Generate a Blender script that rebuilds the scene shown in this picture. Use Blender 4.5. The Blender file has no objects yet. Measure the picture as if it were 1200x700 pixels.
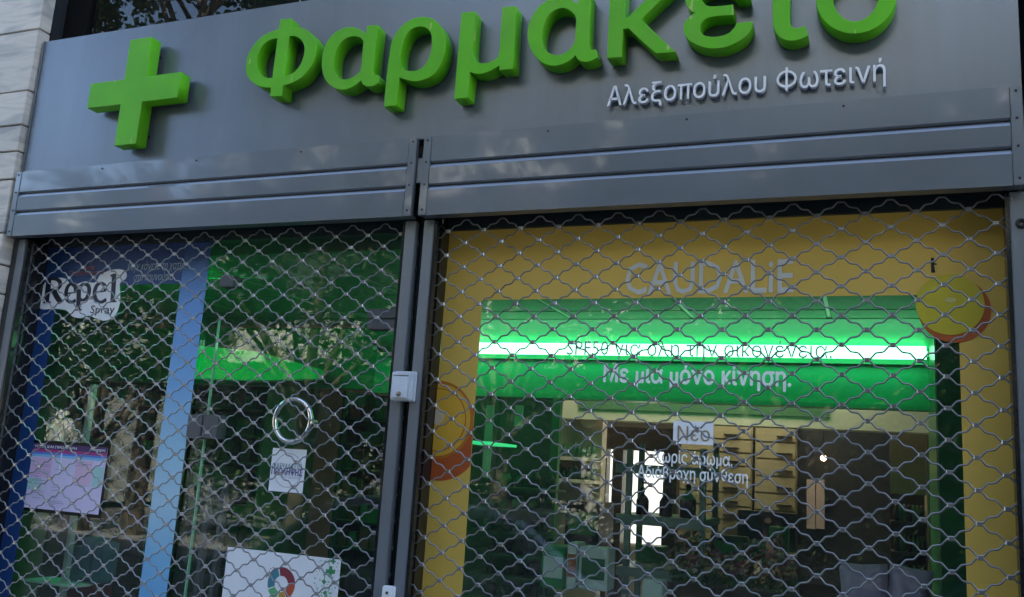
import bpy, bmesh, math, random
from mathutils import Vector, Matrix
S = bpy.context.scene
C = S.collection
random.seed(7)
PI = math.pi

# ------------------------------------------------------------------ camera
CAM = Vector((0.0, -2.4, 1.6))
FPX = 1048.5
r_ = Vector((0.92929525, 0.36396597, 0.06276238))
u_ = Vector((0.01060495, -0.19615733, 0.98051509))
f_ = Vector((-0.36918542, 0.91052242, 0.18614792))
cd = bpy.data.cameras.new('camera')
cam = bpy.data.objects.new('camera', cd); C.objects.link(cam)
m = Matrix.Identity(4)
for i in range(3):
    m[i][0] = r_[i]; m[i][1] = u_[i]; m[i][2] = -f_[i]; m[i][3] = CAM[i]
cam.matrix_world = m
cd.sensor_width = 36; cd.lens = 36 * FPX / 1200; cd.clip_start = 0.05; cd.clip_end = 2000
S.camera = cam

# ------------------------------------------------------------------ sky, sun, exposure
SUN_EL, SUN_AZ = 52, 18          # the sun stands behind the shop's building
w = bpy.data.worlds.new('World'); S.world = w; w.use_nodes = True
nt = w.node_tree; nt.nodes.clear()
sky = nt.nodes.new('ShaderNodeTexSky'); sky.sky_type = 'NISHITA'; sky.sun_disc = False
sky.sun_elevation = math.radians(SUN_EL); sky.sun_rotation = math.radians(SUN_AZ)
sky.air_density = 1.0; sky.dust_density = 1.5; sky.ozone_density = 1.0
bg = nt.nodes.new('ShaderNodeBackground'); bg.inputs[1].default_value = 0.12
wo = nt.nodes.new('ShaderNodeOutputWorld')
nt.links.new(sky.outputs[0], bg.inputs[0]); nt.links.new(bg.outputs[0], wo.inputs[0])
sl = bpy.data.lights.new('sun', 'SUN'); sl.energy = 3.5; sl.angle = math.radians(0.5); sl.color = (1, 0.95, 0.87)
so = bpy.data.objects.new('sun', sl); C.objects.link(so)
az, el = math.radians(SUN_AZ), math.radians(SUN_EL)
sd = Vector((math.sin(az) * math.cos(el), math.cos(az) * math.cos(el), math.sin(el)))   # towards the sun
so.rotation_euler = sd.to_track_quat('Z', 'Y').to_euler()
so.location = (0, 0, 30)
S.view_settings.view_transform = 'Standard'; S.view_settings.look = 'None'
S.view_settings.exposure = 2.88; S.view_settings.gamma = 1
S.render.engine = 'CYCLES'
S.cycles.max_bounces = 10; S.cycles.transparent_max_bounces = 16

# ------------------------------------------------------------------ measuring: a photo pixel on the plane y = Y
def at(px, py, Y=0.0):
    d = r_ * ((px - 600) / FPX) - u_ * ((py - 350) / FPX) + f_
    return CAM + d * ((Y - CAM.y) / d.y)
def R4(x0, y0, x1, y1, Y):
    ym, xm = (y0 + y1) / 2, (x0 + x1) / 2
    return at(x0, ym, Y).x, at(x1, ym, Y).x, at(xm, y1, Y).z, at(xm, y0, Y).z

# ------------------------------------------------------------------ materials
MATS = {}
def mat(name, col, rough=0.5, metal=0.0, var=0.0, scale=8, bump=0.0, bscale=60, col2=None, stretch=(1, 1, 1), emit=None, es=0, coat=0, spec=0.5, detail=4, fine=0.0):
    if name in MATS: return MATS[name]
    M = bpy.data.materials.new(name); M.use_nodes = True
    n = M.node_tree.nodes; L = M.node_tree.links
    b = n['Principled BSDF']
    b.inputs['Base Color'].default_value = (*col, 1); b.inputs['Roughness'].default_value = rough
    b.inputs['Metallic'].default_value = metal; b.inputs['Coat Weight'].default_value = coat
    b.inputs['Specular IOR Level'].default_value = spec
    if emit: b.inputs['Emission Color'].default_value = (*emit, 1); b.inputs['Emission Strength'].default_value = es
    if var or bump or col2:
        tc = n.new('ShaderNodeTexCoord'); mp = n.new('ShaderNodeMapping'); mp.inputs['Scale'].default_value = stretch
        L.new(tc.outputs['Object'], mp.inputs[0])
    if var or col2:
        nz = n.new('ShaderNodeTexNoise'); nz.inputs['Scale'].default_value = scale; nz.inputs['Detail'].default_value = detail
        L.new(mp.outputs[0], nz.inputs[0])
        cr = n.new('ShaderNodeValToRGB'); cr.color_ramp.elements[0].position = 0.3; cr.color_ramp.elements[1].position = 0.7
        c2 = col2 or tuple(min(1, c * (1 + var)) for c in col)
        c1 = col if col2 else tuple(c * (1 - var) for c in col)
        cr.color_ramp.elements[0].color = (*c1, 1); cr.color_ramp.elements[1].color = (*c2, 1)
        L.new(nz.outputs['Fac'], cr.inputs[0]); L.new(cr.outputs[0], b.inputs['Base Color'])
        if var:
            mr = n.new('ShaderNodeMapRange'); mr.inputs['To Min'].default_value = max(0.02, rough * (1 - var)); mr.inputs['To Max'].default_value = min(1, rough * (1 + var))
            L.new(nz.outputs['Fac'], mr.inputs[0]); L.new(mr.outputs[0], b.inputs['Roughness'])
    if bump:
        n2 = n.new('ShaderNodeTexNoise'); n2.inputs['Scale'].default_value = bscale; n2.inputs['Detail'].default_value = 5
        bp = n.new('ShaderNodeBump'); bp.inputs['Strength'].default_value = bump; bp.inputs['Distance'].default_value = 0.002
        L.new(mp.outputs[0], n2.inputs[0]); L.new(n2.outputs['Fac'], bp.inputs['Height']); L.new(bp.outputs[0], b.inputs['Normal'])
    MATS[name] = M
    return M
def glass_mat(name, tint, ior=1.5, dust=0.02):
    M = bpy.data.materials.new(name); M.use_nodes = True
    n = M.node_tree.nodes; L = M.node_tree.links; n.clear()
    out = n.new('ShaderNodeOutputMaterial'); tr = n.new('ShaderNodeBsdfTransparent'); tr.inputs[0].default_value = (*tint, 1)
    gl = n.new('ShaderNodeBsdfGlossy'); gl.inputs['Roughness'].default_value = 0.004
    fr = n.new('ShaderNodeFresnel'); ge = n.new('ShaderNodeNewGeometry')
    mi_ = n.new('ShaderNodeMapRange'); mi_.inputs['To Min'].default_value = ior; mi_.inputs['To Max'].default_value = 1 / ior   # leaving the pane reflects as entering it does
    L.new(ge.outputs['Backfacing'], mi_.inputs[0]); L.new(mi_.outputs[0], fr.inputs['IOR'])
    mx = n.new('ShaderNodeMixShader'); L.new(fr.outputs[0], mx.inputs[0]); L.new(tr.outputs[0], mx.inputs[1]); L.new(gl.outputs[0], mx.inputs[2])
    df = n.new('ShaderNodeBsdfDiffuse'); df.inputs[0].default_value = (.5, .5, .48, 1)
    nz = n.new('ShaderNodeTexNoise'); nz.inputs['Scale'].default_value = 3; nz.inputs['Detail'].default_value = 6
    tc = n.new('ShaderNodeTexCoord'); L.new(tc.outputs['Object'], nz.inputs[0])
    mr = n.new('ShaderNodeMapRange'); mr.inputs['To Min'].default_value = 0; mr.inputs['To Max'].default_value = dust * 2
    L.new(nz.outputs['Fac'], mr.inputs[0])
    m2 = n.new('ShaderNodeMixShader'); L.new(mr.outputs[0], m2.inputs[0]); L.new(mx.outputs[0], m2.inputs[1]); L.new(df.outputs[0], m2.inputs[2])
    # gentle unevenness of float glass
    b = n.new('ShaderNodeBump'); b.inputs['Strength'].default_value = 0.006; b.inputs['Distance'].default_value = 0.002
    n3 = n.new('ShaderNodeTexNoise'); n3.inputs['Scale'].default_value = 2.0; L.new(tc.outputs['Object'], n3.inputs[0])
    L.new(n3.outputs['Fac'], b.inputs['Height']); L.new(b.outputs[0], gl.inputs['Normal'])
    L.new(m2.outputs[0], out.inputs[0])
    return M
def emis(name, col, s):
    return mat(name, col, 0.5, emit=col, es=s)

FASCIA = mat('brushed_grey_aluminium', (0.145, 0.163, 0.188), 0.30, 0.58, var=0.09, scale=3, bump=0.14, bscale=420, stretch=(1.6, 1, .35), detail=9)
COVER = mat('grey_coated_steel', (0.120, 0.135, 0.155), 0.32, 0.3, var=0.08, scale=3, bump=0.035, bscale=5, coat=.8)
COVER.node_tree.nodes['Principled BSDF'].inputs['Coat Roughness'].default_value = .05
POST = mat('grey_anodised_rail', (0.18, 0.195, 0.215), 0.32, 0.4, var=0.10, scale=6, bump=0.06, bscale=90, stretch=(1, 1, .15))
DARKM = mat('black_rubber_channel', (0.012, 0.013, 0.014), 0.12, 0.0, var=0.15, scale=20)
BLACK = mat('dark_frame', (0.02, 0.022, 0.024), 0.35)
WIRE = mat('galvanised_wire', (0.25, 0.25, 0.26), 0.33, 0.85, var=0.22, scale=25, bump=0.15, bscale=200)
CLIP = mat('galvanised_clip', (0.34, 0.34, 0.355), 0.3, 0.9, var=0.18, scale=40)
SCREW = mat('dark_screw', (0.02, 0.02, 0.022), 0.4, 0.5)
GREEN = None
WHITEL = mat('satin_silver_letters', (0.62, 0.62, 0.63), 0.4, 0.1, var=0.05, scale=30)
PLAST = mat('pale_grey_plastic', (0.50, 0.53, 0.57), 0.35, 0, var=0.08, scale=20)
WPLAST = mat('white_plastic', (0.66, 0.67, 0.68), 0.4, 0, var=0.05, scale=20)
CHROME = mat('polished_steel', (0.72, 0.70, 0.68), 0.08, 1.0)
YFILM = mat('golden_yellow_film', (0.62, 0.41, 0.075), 0.5, 0, var=0.06, scale=2)
BFILM = mat('deep_blue_film', (0.008, 0.045, 0.17), 0.5, 0, var=0.08, scale=2)
SOLD = mat('soldered_joint', (0.3, 0.3, 0.3), 0.5)
PAPER = mat('white_paper', (0.82, 0.82, 0.84), 0.7, 0, var=0.02, scale=10)
CREAM = mat('cream_wall_paint', (0.66, 0.57, 0.44), 0.7, 0, var=0.04, scale=4)
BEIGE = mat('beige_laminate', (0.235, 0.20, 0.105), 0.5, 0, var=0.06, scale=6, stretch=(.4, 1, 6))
DKWOOD = mat('dark_brown_wood', (0.035, 0.022, 0.015), 0.4, 0, var=0.2, scale=8, stretch=(6, 1, .6))
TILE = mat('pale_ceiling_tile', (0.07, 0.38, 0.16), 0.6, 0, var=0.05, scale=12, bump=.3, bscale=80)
TBAR = mat('white_ceiling_rail', (0.7, 0.72, 0.68), 0.4)
GWALL = mat('pale_green_panel', (0.02, 0.50, 0.22), 0.35, 0, var=0.04, scale=3)
GDARK = mat('green_lacquer', (0.02, 0.22, 0.07), 0.3, 0, var=0.12, scale=5)
DKGREEN = mat('deep_green_lacquer', (0.012, 0.11, 0.04), 0.3, 0, var=0.2, scale=5)
STEELG = mat('grey_green_shelf_metal', (0.17, 0.24, 0.22), 0.35, 0.3, var=0.08, scale=10)
FLOORI = mat('shop_floor_tile', (0.25, 0.25, 0.24), 0.3, 0, var=0.1, scale=2)
AMBER = mat('dark_plum_bottle', (0.03, 0.008, 0.016), 0.15)
LILAC = mat('lilac_fabric', (0.42, 0.33, 0.50), 0.9, 0, var=0.12, scale=15, bump=.5, bscale=40)

# green paint with pale scratches and bird flecks
def weather(M, amount=.25, scale=22, col=(.10, .095, .085), lo=.52, hi=.78, stretch=.05):
    n = M.node_tree.nodes; L = M.node_tree.links; b = n['Principled BSDF']
    tc = n.new('ShaderNodeTexCoord'); mp = n.new('ShaderNodeMapping'); mp.inputs['Scale'].default_value = (1, 1, stretch)
    nz = n.new('ShaderNodeTexNoise'); nz.inputs['Scale'].default_value = scale; nz.inputs['Detail'].default_value = 6
    n2 = n.new('ShaderNodeTexNoise'); n2.inputs['Scale'].default_value = 2.3; n2.inputs['Detail'].default_value = 4
    L.new(tc.outputs['Object'], mp.inputs[0]); L.new(mp.outputs[0], nz.inputs[0]); L.new(tc.outputs['Object'], n2.inputs[0])
    mu = n.new('ShaderNodeMath'); mu.operation = 'MULTIPLY'; L.new(nz.outputs['Fac'], mu.inputs[0]); L.new(n2.outputs['Fac'], mu.inputs[1])
    mr = n.new('ShaderNodeMapRange'); mr.inputs['From Min'].default_value = lo ** 2; mr.inputs['From Max'].default_value = hi ** 2; mr.inputs['To Max'].default_value = amount
    L.new(mu.outputs[0], mr.inputs[0])
    mx = n.new('ShaderNodeMixRGB'); mx.inputs[2].default_value = (*col, 1); L.new(mr.outputs[0], mx.inputs[0])
    i = b.inputs['Base Color']
    if i.links: L.new(i.links[0].from_socket, mx.inputs[1])
    else: mx.inputs[1].default_value = i.default_value
    L.new(mx.outputs[0], i)
for m_ in (FASCIA, COVER, POST): weather(m_, .22, 30, (.12, .115, .10), .46, .66)
weather(PLAST, .5, 25, (.15, .14, .11), .46, .66); weather(WIRE, .6, 14, (.14, .10, .07), .50, .64, 1); weather(CLIP, .6, 14, (.14, .10, .07), .50, .64, 1)
def green_paint():
    M = mat('leaf_green_paint', (0.098, 0.385, 0.008), 0.45, 0, var=0.09, scale=9, bump=0.10, bscale=150, spec=.2, detail=8)
    n = M.node_tree.nodes; L = M.node_tree.links; b = n['Principled BSDF']
    src = b.inputs['Base Color'].links[0].from_socket
    tc = n.new('ShaderNodeTexCoord'); mp = n.new('ShaderNodeMapping'); mp.inputs['Scale'].default_value = (11, 11, 3.0); mp.inputs['Rotation'].default_value = (0, .35, 0)
    nz = n.new('ShaderNodeTexNoise'); nz.inputs['Scale'].default_value = 3.2; nz.inputs['Detail'].default_value = 3; nz.inputs['Roughness'].default_value = .6
    L.new(tc.outputs['Object'], mp.inputs[0]); L.new(mp.outputs[0], nz.inputs[0])
    cr = n.new('ShaderNodeValToRGB'); cr.color_ramp.elements[0].position = 0.675; cr.color_ramp.elements[1].position = 0.70
    L.new(nz.outputs['Fac'], cr.inputs[0])
    mx = n.new('ShaderNodeMixRGB'); mx.inputs[2].default_value = (.30, .42, .10, 1)
    L.new(cr.outputs[0], mx.inputs[0]); L.new(src, mx.inputs[1]); L.new(mx.outputs[0], b.inputs['Base Color'])
    return M
GREEN = green_paint(); weather(GREEN, .35, 26, (.16, .30, .06), .46, .66, .12)

def marble():
    M = bpy.data.materials.new('veined_white_marble'); M.use_nodes = True
    n = M.node_tree.nodes; L = M.node_tree.links; b = n['Principled BSDF']
    b.inputs['Roughness'].default_value = 0.5
    tc = n.new('ShaderNodeTexCoord'); mp = n.new('ShaderNodeMapping'); mp.inputs['Scale'].default_value = (1.0, 1, 7); mp.inputs['Rotation'].default_value = (0, 0.12, 0)
    gi = n.new('ShaderNodeObjectInfo'); ad = n.new('ShaderNodeVectorMath'); ad.operation = 'ADD'
    ml = n.new('ShaderNodeVectorMath'); ml.operation = 'SCALE'; ml.inputs['Scale'].default_value = 9
    cb = n.new('ShaderNodeCombineXYZ'); L.new(gi.outputs['Random'], cb.inputs[0]); L.new(gi.outputs['Random'], cb.inputs[2])
    L.new(cb.outputs[0], ml.inputs[0]); L.new(tc.outputs['Object'], mp.inputs[0]); L.new(mp.outputs[0], ad.inputs[0]); L.new(ml.outputs[0], ad.inputs[1])
    nz = n.new('ShaderNodeTexNoise'); nz.inputs['Scale'].default_value = 2.5; nz.inputs['Detail'].default_value = 8; nz.inputs['Distortion'].default_value = 1.2
    L.new(ad.outputs[0], nz.inputs[0])
    cr = n.new('ShaderNodeValToRGB'); e = cr.color_ramp.elements
    e[0].position = .34; e[0].color = (.31, .285, .255, 1); e[1].position = .55; e[1].color = (.56, .49, .41, 1)
    x = e.new(.72); x.color = (.45, .395, .34, 1)
    L.new(nz.outputs['Fac'], cr.inputs[0])
    hs = n.new('ShaderNodeHueSaturation'); mr = n.new('ShaderNodeMapRange'); mr.inputs['To Min'].default_value = .9; mr.inputs['To Max'].default_value = 1.1
    L.new(gi.outputs['Random'], mr.inputs[0]); L.new(mr.outputs[0], hs.inputs['Value']); L.new(cr.outputs[0], hs.inputs['Color']); L.new(hs.outputs[0], b.inputs['Base Color'])
    bp = n.new('ShaderNodeBump'); bp.inputs['Strength'].default_value = .25; bp.inputs['Distance'].default_value = .003
    L.new(nz.outputs['Fac'], bp.inputs['Height']); L.new(bp.outputs[0], b.inputs['Normal'])
    return M
MARBLE = marble()
GLASS = glass_mat('shop_window_glass', (0.93, 0.97, 0.94), 1.55, 0.012)
GLASSUP = glass_mat('upper_window_glass', (0.45, 0.5, 0.5), 1.5, 0.01)

ROW = ('top', 'second highest', 'third highest', 'fourth highest', 'fifth highest', 'sixth highest')
ORD = ('', 'first', 'second', 'third', 'fourth', 'fifth', 'sixth', 'seventh', 'eighth', 'ninth', 'tenth', 'eleventh', 'twelfth', 'thirteenth', 'fourteenth', 'fifteenth', 'sixteenth', 'seventeenth', 'eighteenth', 'nineteenth', 'twentieth', 'twenty-first', 'twenty-second', 'twenty-third', 'twenty-fourth', 'twenty-fifth', 'twenty-sixth', 'twenty-seventh', 'twenty-eighth', 'twenty-ninth', 'thirtieth')
# ------------------------------------------------------------------ object helpers
def link(o, parent=None):
    C.objects.link(o)
    if parent: o.parent = parent
    return o
def tag(o, label=None, cat=None, group=None, kind=None):
    if label: o['label'] = label
    if cat: o['category'] = cat
    if group: o['group'] = group
    if kind: o['kind'] = kind
    return o
def thing(name, label, cat, loc=(0, 0, 0), group=None):
    o = bpy.data.objects.new(name, None); o.location = loc; o.empty_display_size = .05
    C.objects.link(o); return tag(o, label, cat, group)
class MB:
    def __init__(s): s.v = []; s.f = []; s.mi = []; s.sm = []
    def add(s, vs, fs, mi=0, sm=False):
        k = len(s.v); s.v += [tuple(v) for v in vs]; s.f += [tuple(i + k for i in f) for f in fs]; s.mi += [mi] * len(fs); s.sm += [sm] * len(fs); return s
    def box(s, x0, x1, y0, y1, z0, z1, mi=0):
        vs = [(x, y, z) for z in (z0, z1) for y in (y0, y1) for x in (x0, x1)]
        return s.add(vs, [(0, 2, 3, 1), (4, 5, 7, 6), (0, 1, 5, 4), (2, 6, 7, 3), (0, 4, 6, 2), (1, 3, 7, 5)], mi)
    def tube(s, pts, rad, seg=6, mi=0, close=False):
        pts = [Vector(p) for p in pts]; n = len(pts); vs = []; fs = []
        for i, p in enumerate(pts):
            a = pts[(i - 1) % n] if (i or close) else p; b = pts[(i + 1) % n] if (i < n - 1 or close) else p
            t = (b - a).normalized(); up = Vector((0, 1, 0)) if abs(t.y) < .9 else Vector((1, 0, 0))
            e1 = t.cross(up).normalized(); e2 = t.cross(e1)
            rr = rad[i] if isinstance(rad, (list, tuple)) else rad
            vs += [p + (e1 * math.cos(2 * PI * k / seg) + e2 * math.sin(2 * PI * k / seg)) * rr for k in range(seg)]
        for i in range(n if close else n - 1):
            j = (i + 1) % n
            for k in range(seg):
                fs.append((i * seg + k, i * seg + (k + 1) % seg, j * seg + (k + 1) % seg, j * seg + k))
        s.add(vs, fs, mi, True)
        if not close: s.add([vs[k] for k in range(seg)], [tuple(range(seg))], mi); s.add([vs[-seg + k] for k in range(seg)], [tuple(reversed(range(seg)))], mi)
        return s
    def lathe(s, prof, cx=0, cy=0, cz=0, seg=20, axis='z', mi=0):
        vs = []; fs = []; n = len(prof)
        for r, h in prof:
            for k in range(seg):
                a = 2 * PI * k / seg; p = (r * math.cos(a), r * math.sin(a), h)
                if axis == 'y': p = (p[0], p[2], p[1])
                if axis == 'x': p = (p[2], p[0], p[1])
                vs.append((p[0] + cx, p[1] + cy, p[2] + cz))
        for i in range(n - 1):
            for k in range(seg): fs.append((i * seg + k, i * seg + (k + 1) % seg, (i + 1) * seg + (k + 1) % seg, (i + 1) * seg + k))
        return s.add(vs, fs, mi, True)
    def build(s, name, m, parent=None, bevel=0, seg=2):
        me = bpy.data.meshes.new(name); me.from_pydata(s.v, [], s.f)
        for x in (m if isinstance(m, (list, tuple)) else [m]): me.materials.append(x)
        for p, mi, sm in zip(me.polygons, s.mi, s.sm): p.material_index = mi; p.use_smooth = sm
        bm = bmesh.new(); bm.from_mesh(me); bmesh.ops.recalc_face_normals(bm, faces=bm.faces)
        if bevel:
            bmesh.ops.bevel(bm, geom=[e for e in bm.edges if e.is_manifold and e.calc_face_angle(0) > .5], offset=bevel, segments=seg, affect='EDGES', clamp_overlap=True)
        bm.to_mesh(me); bm.free()
        return link(bpy.data.objects.new(name, me), parent)
def box(name, m, x0, x1, y0, y1, z0, z1, parent=None, bevel=0):
    """a part (or one-mesh thing) that is a box; its origin sits on its own base"""
    cx, cy = (x0 + x1) / 2, (y0 + y1) / 2
    b = MB().box(x0 - cx, x1 - cx, y0 - cy, y1 - cy, 0, z1 - z0)
    o = b.build(name, m, parent, bevel)
    o.location = Vector((cx, cy, z0)) - (parent.location if parent else Vector())
    return o
def place(o, parent):           # mesh given in world coordinates, thing's Empty may be moved
    if parent: o.location = -parent.location if parent.parent is None else Vector()
    return o

# outlines to solid plates facing -y --------------------------------------------------
def smooth_loop(P, corner=38, sub=5):
    n = len(P); out = []
    def ang(i):
        a = P[i] - P[i - 1]; b = P[(i + 1) % n] - P[i]
        return abs(math.degrees(a.angle_signed(b))) if a.length > 1e-9 and b.length > 1e-9 else 0
    cor = [ang(i) > corner for i in range(n)]
    for i in range(n):
        p0, p1, p2, p3 = P[i - 1], P[i], P[(i + 1) % n], P[(i + 2) % n]
        c1, c2 = cor[i], cor[(i + 1) % n]
        out.append(p1)
        if c1 and c2: continue
        L = (p2 - p1).length
        t1 = (p2 - p1) if c1 else (p2 - p0).normalized() * L
        t2 = (p2 - p1) if c2 else (p3 - p1).normalized() * L
        for k in range(1, sub):
            t = k / sub; t2_, t3_ = t * t, t * t * t
            out.append(p1 * (2 * t3_ - 3 * t2_ + 1) + t1 * (t3_ - 2 * t2_ + t) + p2 * (-2 * t3_ + 3 * t2_) + t2 * (t3_ - t2_))
    return out
def plate_mesh(loops, y0, depth, name, bevel=0.0):
    """loops of (x,z) world points -> mesh of thickness depth whose front is at y0"""
    cu = bpy.data.curves.new(name, 'CURVE'); cu.dimensions = '2D'; cu.fill_mode = 'BOTH'
    for lp in loops:
        sp = cu.splines.new('POLY'); sp.points.add(len(lp) - 1); sp.use_cyclic_u = True
        for q, p in zip(sp.points, lp): q.co = (p[0], p[1], 0, 1)
    cu.extrude = max(depth / 2 - bevel, 0); cu.bevel_depth = bevel; cu.bevel_resolution = 1; cu.offset = -bevel
    o = bpy.data.objects.new(name, cu); C.objects.link(o)
    dg = bpy.context.evaluated_depsgraph_get(); me = bpy.data.meshes.new_from_object(o.evaluated_get(dg))
    bpy.data.objects.remove(o); bpy.data.curves.remove(cu)
    for v in me.vertices:
        x, z, d = v.co; v.co = (x, y0 + depth / 2 - d, z)
    me.flip_normals() if False else None
    return me
def plate(name, m, loops, y0, depth, parent=None, bevel=0.0):
    me = plate_mesh(loops, y0, depth, name, bevel); me.materials.clear(); me.materials.append(m)
    return place(link(bpy.data.objects.new(name, me), None if not parent else parent), parent)
_tx = {}
def text_raw(body, res=2, shear=0.0, align='LEFT', offset=0.0):
    if 'κ' not in body: return text_font(body, res, shear)
    # the font's kappa fills badly: set the line glyph by glyph with the big sign's kappa
    vs, fs = [], []
    for i, ch in enumerate(body):
        if ch == ' ': continue
        pm = text_font(body[:i + 1], 1); mx = bounds(pm)[1]; bpy.data.meshes.remove(pm)
        g = text_font(ch, res); a, b, c, d = bounds(g)
        if ch == 'κ':
            P = [Vector((x + .03 * y, -y)) for x, y in ka_o]; x0, x1 = min(p.x for p in P), max(p.x for p in P); y0, y1 = min(p.y for p in P), max(p.y for p in P)
            bpy.data.meshes.remove(g); g = plate_mesh([[(a + (p.x - x0) / (x1 - x0) * (b - a), c + (p.y - y0) / (y1 - y0) * (d - c)) for p in P]], -.5, 1, 'glyph')
            for v in g.vertices: x, y, z = v.co; v.co = (x, z, -y)
        k = len(vs); vs += [(v.co.x + mx - b + shear * v.co.y, v.co.y, v.co.z) for v in g.vertices]; fs += [tuple(j + k for j in p.vertices) for p in g.polygons]; bpy.data.meshes.remove(g)
    me = bpy.data.meshes.new('txt'); me.from_pydata(vs, [], fs); return me
def text_font(body, res=2, shear=0.0, align='LEFT', offset=0.0):
    cu = bpy.data.curves.new('txt', 'FONT'); cu.body = body; cu.resolution_u = res; cu.shear = shear; cu.align_x = align; cu.offset = offset
    cu.extrude = 0.5
    o = bpy.data.objects.new('txt', cu); C.objects.link(o)
    dg = bpy.context.evaluated_depsgraph_get(); me = bpy.data.meshes.new_from_object(o.evaluated_get(dg))
    bpy.data.objects.remove(o); bpy.data.curves.remove(cu)
    return me
def bounds(me):
    xs = [v.co.x for v in me.vertices]; ys = [v.co.y for v in me.vertices]
    return min(xs), max(xs), min(ys), max(ys)
def solid(me, T, y0, depth):
    for v in me.vertices:
        x, z = T(v.co.x, v.co.y); v.co = (x, y0 + (0.5 - v.co.z) * depth, z)
    return me
def text_in(name, body, m, x0, x1, z0, z1, Y, depth=0.0006, parent=None, shear=0.0, bold=0.0):
    me = text_raw(body, shear=shear); a, b, c, d = bounds(me)
    sx, sz = (x1 - x0) / (b - a), (z1 - z0) / (d - c)
    solid(me, lambda x, y: (x0 + (x - a) * sx, z0 + (y - c) * sz), Y, depth)
    if bold:                                   # heavier face: the same strokes laid again a hair to each side
        vs, fs = [], []
        for i, (dx, dz) in enumerate(((0, 0), (1, 0), (.5, .6), (.5, -.6))):
            k = len(vs); vs += [(v.co.x + bold * dx, v.co.y - .0002 * i, v.co.z + bold * dz) for v in me.vertices]; fs += [tuple(j + k for j in p.vertices) for p in me.polygons]
        bpy.data.meshes.remove(me); me = bpy.data.meshes.new(name); me.from_pydata(vs, [], fs)
    me.materials.clear(); me.materials.append(m)
    return place(link(bpy.data.objects.new(name, me), parent), parent)
def text_px(name, body, m, x0, y0, x1, y1, Y, **k):
    a, b, c, d = R4(x0, y0, x1, y1, Y); return text_in(name, body, m, a, b, c, d, Y, **k)
def bolt(x, y, z, r, parent, m=None, name='screw'):
    return place(MB().lathe([(r * 1.0, 0), (r * .95, -.002), (r * .6, -.0032), (0.0001, -.0034)], x, y, z, 10, 'y').build(name, m or SCREW, parent), parent)

# ------------------------------------------------------------------ levels measured on the front plane (metres)
ZB = 2.346      # underside of the shutter covers
ZS = 2.603      # seam between covers and fascia
ZT = 3.158      # top edge of the fascia
XL, XR = -3.045, 0.362
GY = 0.110      # face of the shop glass

# ================================================================== SETTING
box('pavement', mat('grey_paving', (0.20, 0.195, 0.185), 0.8, 0, var=.2, scale=1.5, bump=.4, bscale=60), -14, 9, -3.3, 0.3, -0.12, 0.0)['kind'] = 'structure'
box('road', mat('asphalt', (0.05, 0.05, 0.052), 0.85, 0, var=.2, scale=2, bump=.6, bscale=90), -60, 60, -9.0, -3.3, -0.16, -0.125)['kind'] = 'structure'
box('pavement', MATS['grey_paving'], -60, 60, -12.0, -9.0, -0.14, 0.0)['kind'] = 'structure'
box('ground', mat('ground_dust', (0.16, 0.14, 0.12), 0.9, 0, var=.2, scale=.5), -400, 400, -400, 400, -0.6, -0.17)['kind'] = 'structure'

# the building that carries the shop: upper storeys (above the upper window) keep the sun off the front
t = thing('apartment_building', 'grey rendered building above the shop, seen only at the edges of the front', 'building', (0, .3, 0))
RENDER = mat('warm_grey_render', (0.34, 0.33, 0.31), 0.8, 0, var=.08, scale=2, bump=.4, bscale=70)
box('wall', RENDER, -14, 9, 0.02, 0.5, 4.35, 13.0, t)
box('wall', RENDER, -14, -4.4, 0.12, 0.5, 0.0, 4.349, t)
box('wall', RENDER, 1.9, 9, 0.12, 0.5, 0.0, 4.349, t)
box('roof', RENDER, -14, 9, 0.5, 11, 12.7, 13.0, t)
box('side_wall', RENDER, -14, -13.7, 0.5, 11, 0, 12.7, t)
box('side_wall', RENDER, 8.7, 9, 0.5, 11, 0, 12.7, t)
box('rear_wall', RENDER, -14, 9, 10.7, 11, 0, 12.7, t)

# marble cladding left and right of the shop front
def marble_wall(label, x0, x1, xfar, joints, flip):
    t = thing('marble_wall', label, 'wall', (x0 if flip else x1, 0, 0))
    box('backing', BLACK, min(x0, xfar), max(x1, xfar), 0.012, 0.1, 0, 4.3, t)
    zs = joints
    for i in range(len(zs) - 1):
        a, b = zs[i] + .0025, zs[i + 1] - .0025
        # slab courses with staggered uprights
        off = random.uniform(.55, 1.1)
        xs = [x1] if not flip else [x0]
        while (xs[-1] > xfar) if not flip else (xs[-1] < xfar):
            xs.append(xs[-1] + (-off if not flip else off)); off = random.uniform(.9, 1.2)
        for p, q in zip(xs[:-1], xs[1:]):
            lo, hi = min(p, q) + .0015, max(p, q) - .0015
            o = box('stone_slab', MARBLE, lo, hi, -0.045 + random.uniform(-.002, .002), 0.010, a, b, t, bevel=.0025)
zj = [at(0, y, -.045).z for y in (393, 342, 309, 273, 211, 179, 149, 110, 41)]
z = zj[0]; low = []
while z > .2: z -= random.choice((.10, .14, .2)); low.append(z)
zj = [0.0] + low[::-1][1:] + zj
for d in (.21, .13, .24, .12, .2, .2, .17): 
    if zj[-1] + d < 4.3: zj.append(zj[-1] + d)
marble_wall('grey veined marble cladding left of the shop front', -4.4, XL - .018, -4.4, zj, False)
marble_wall('marble cladding at the right edge beyond the last guide rail', XR + .04, 1.9, 1.9, zj, True)

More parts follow.
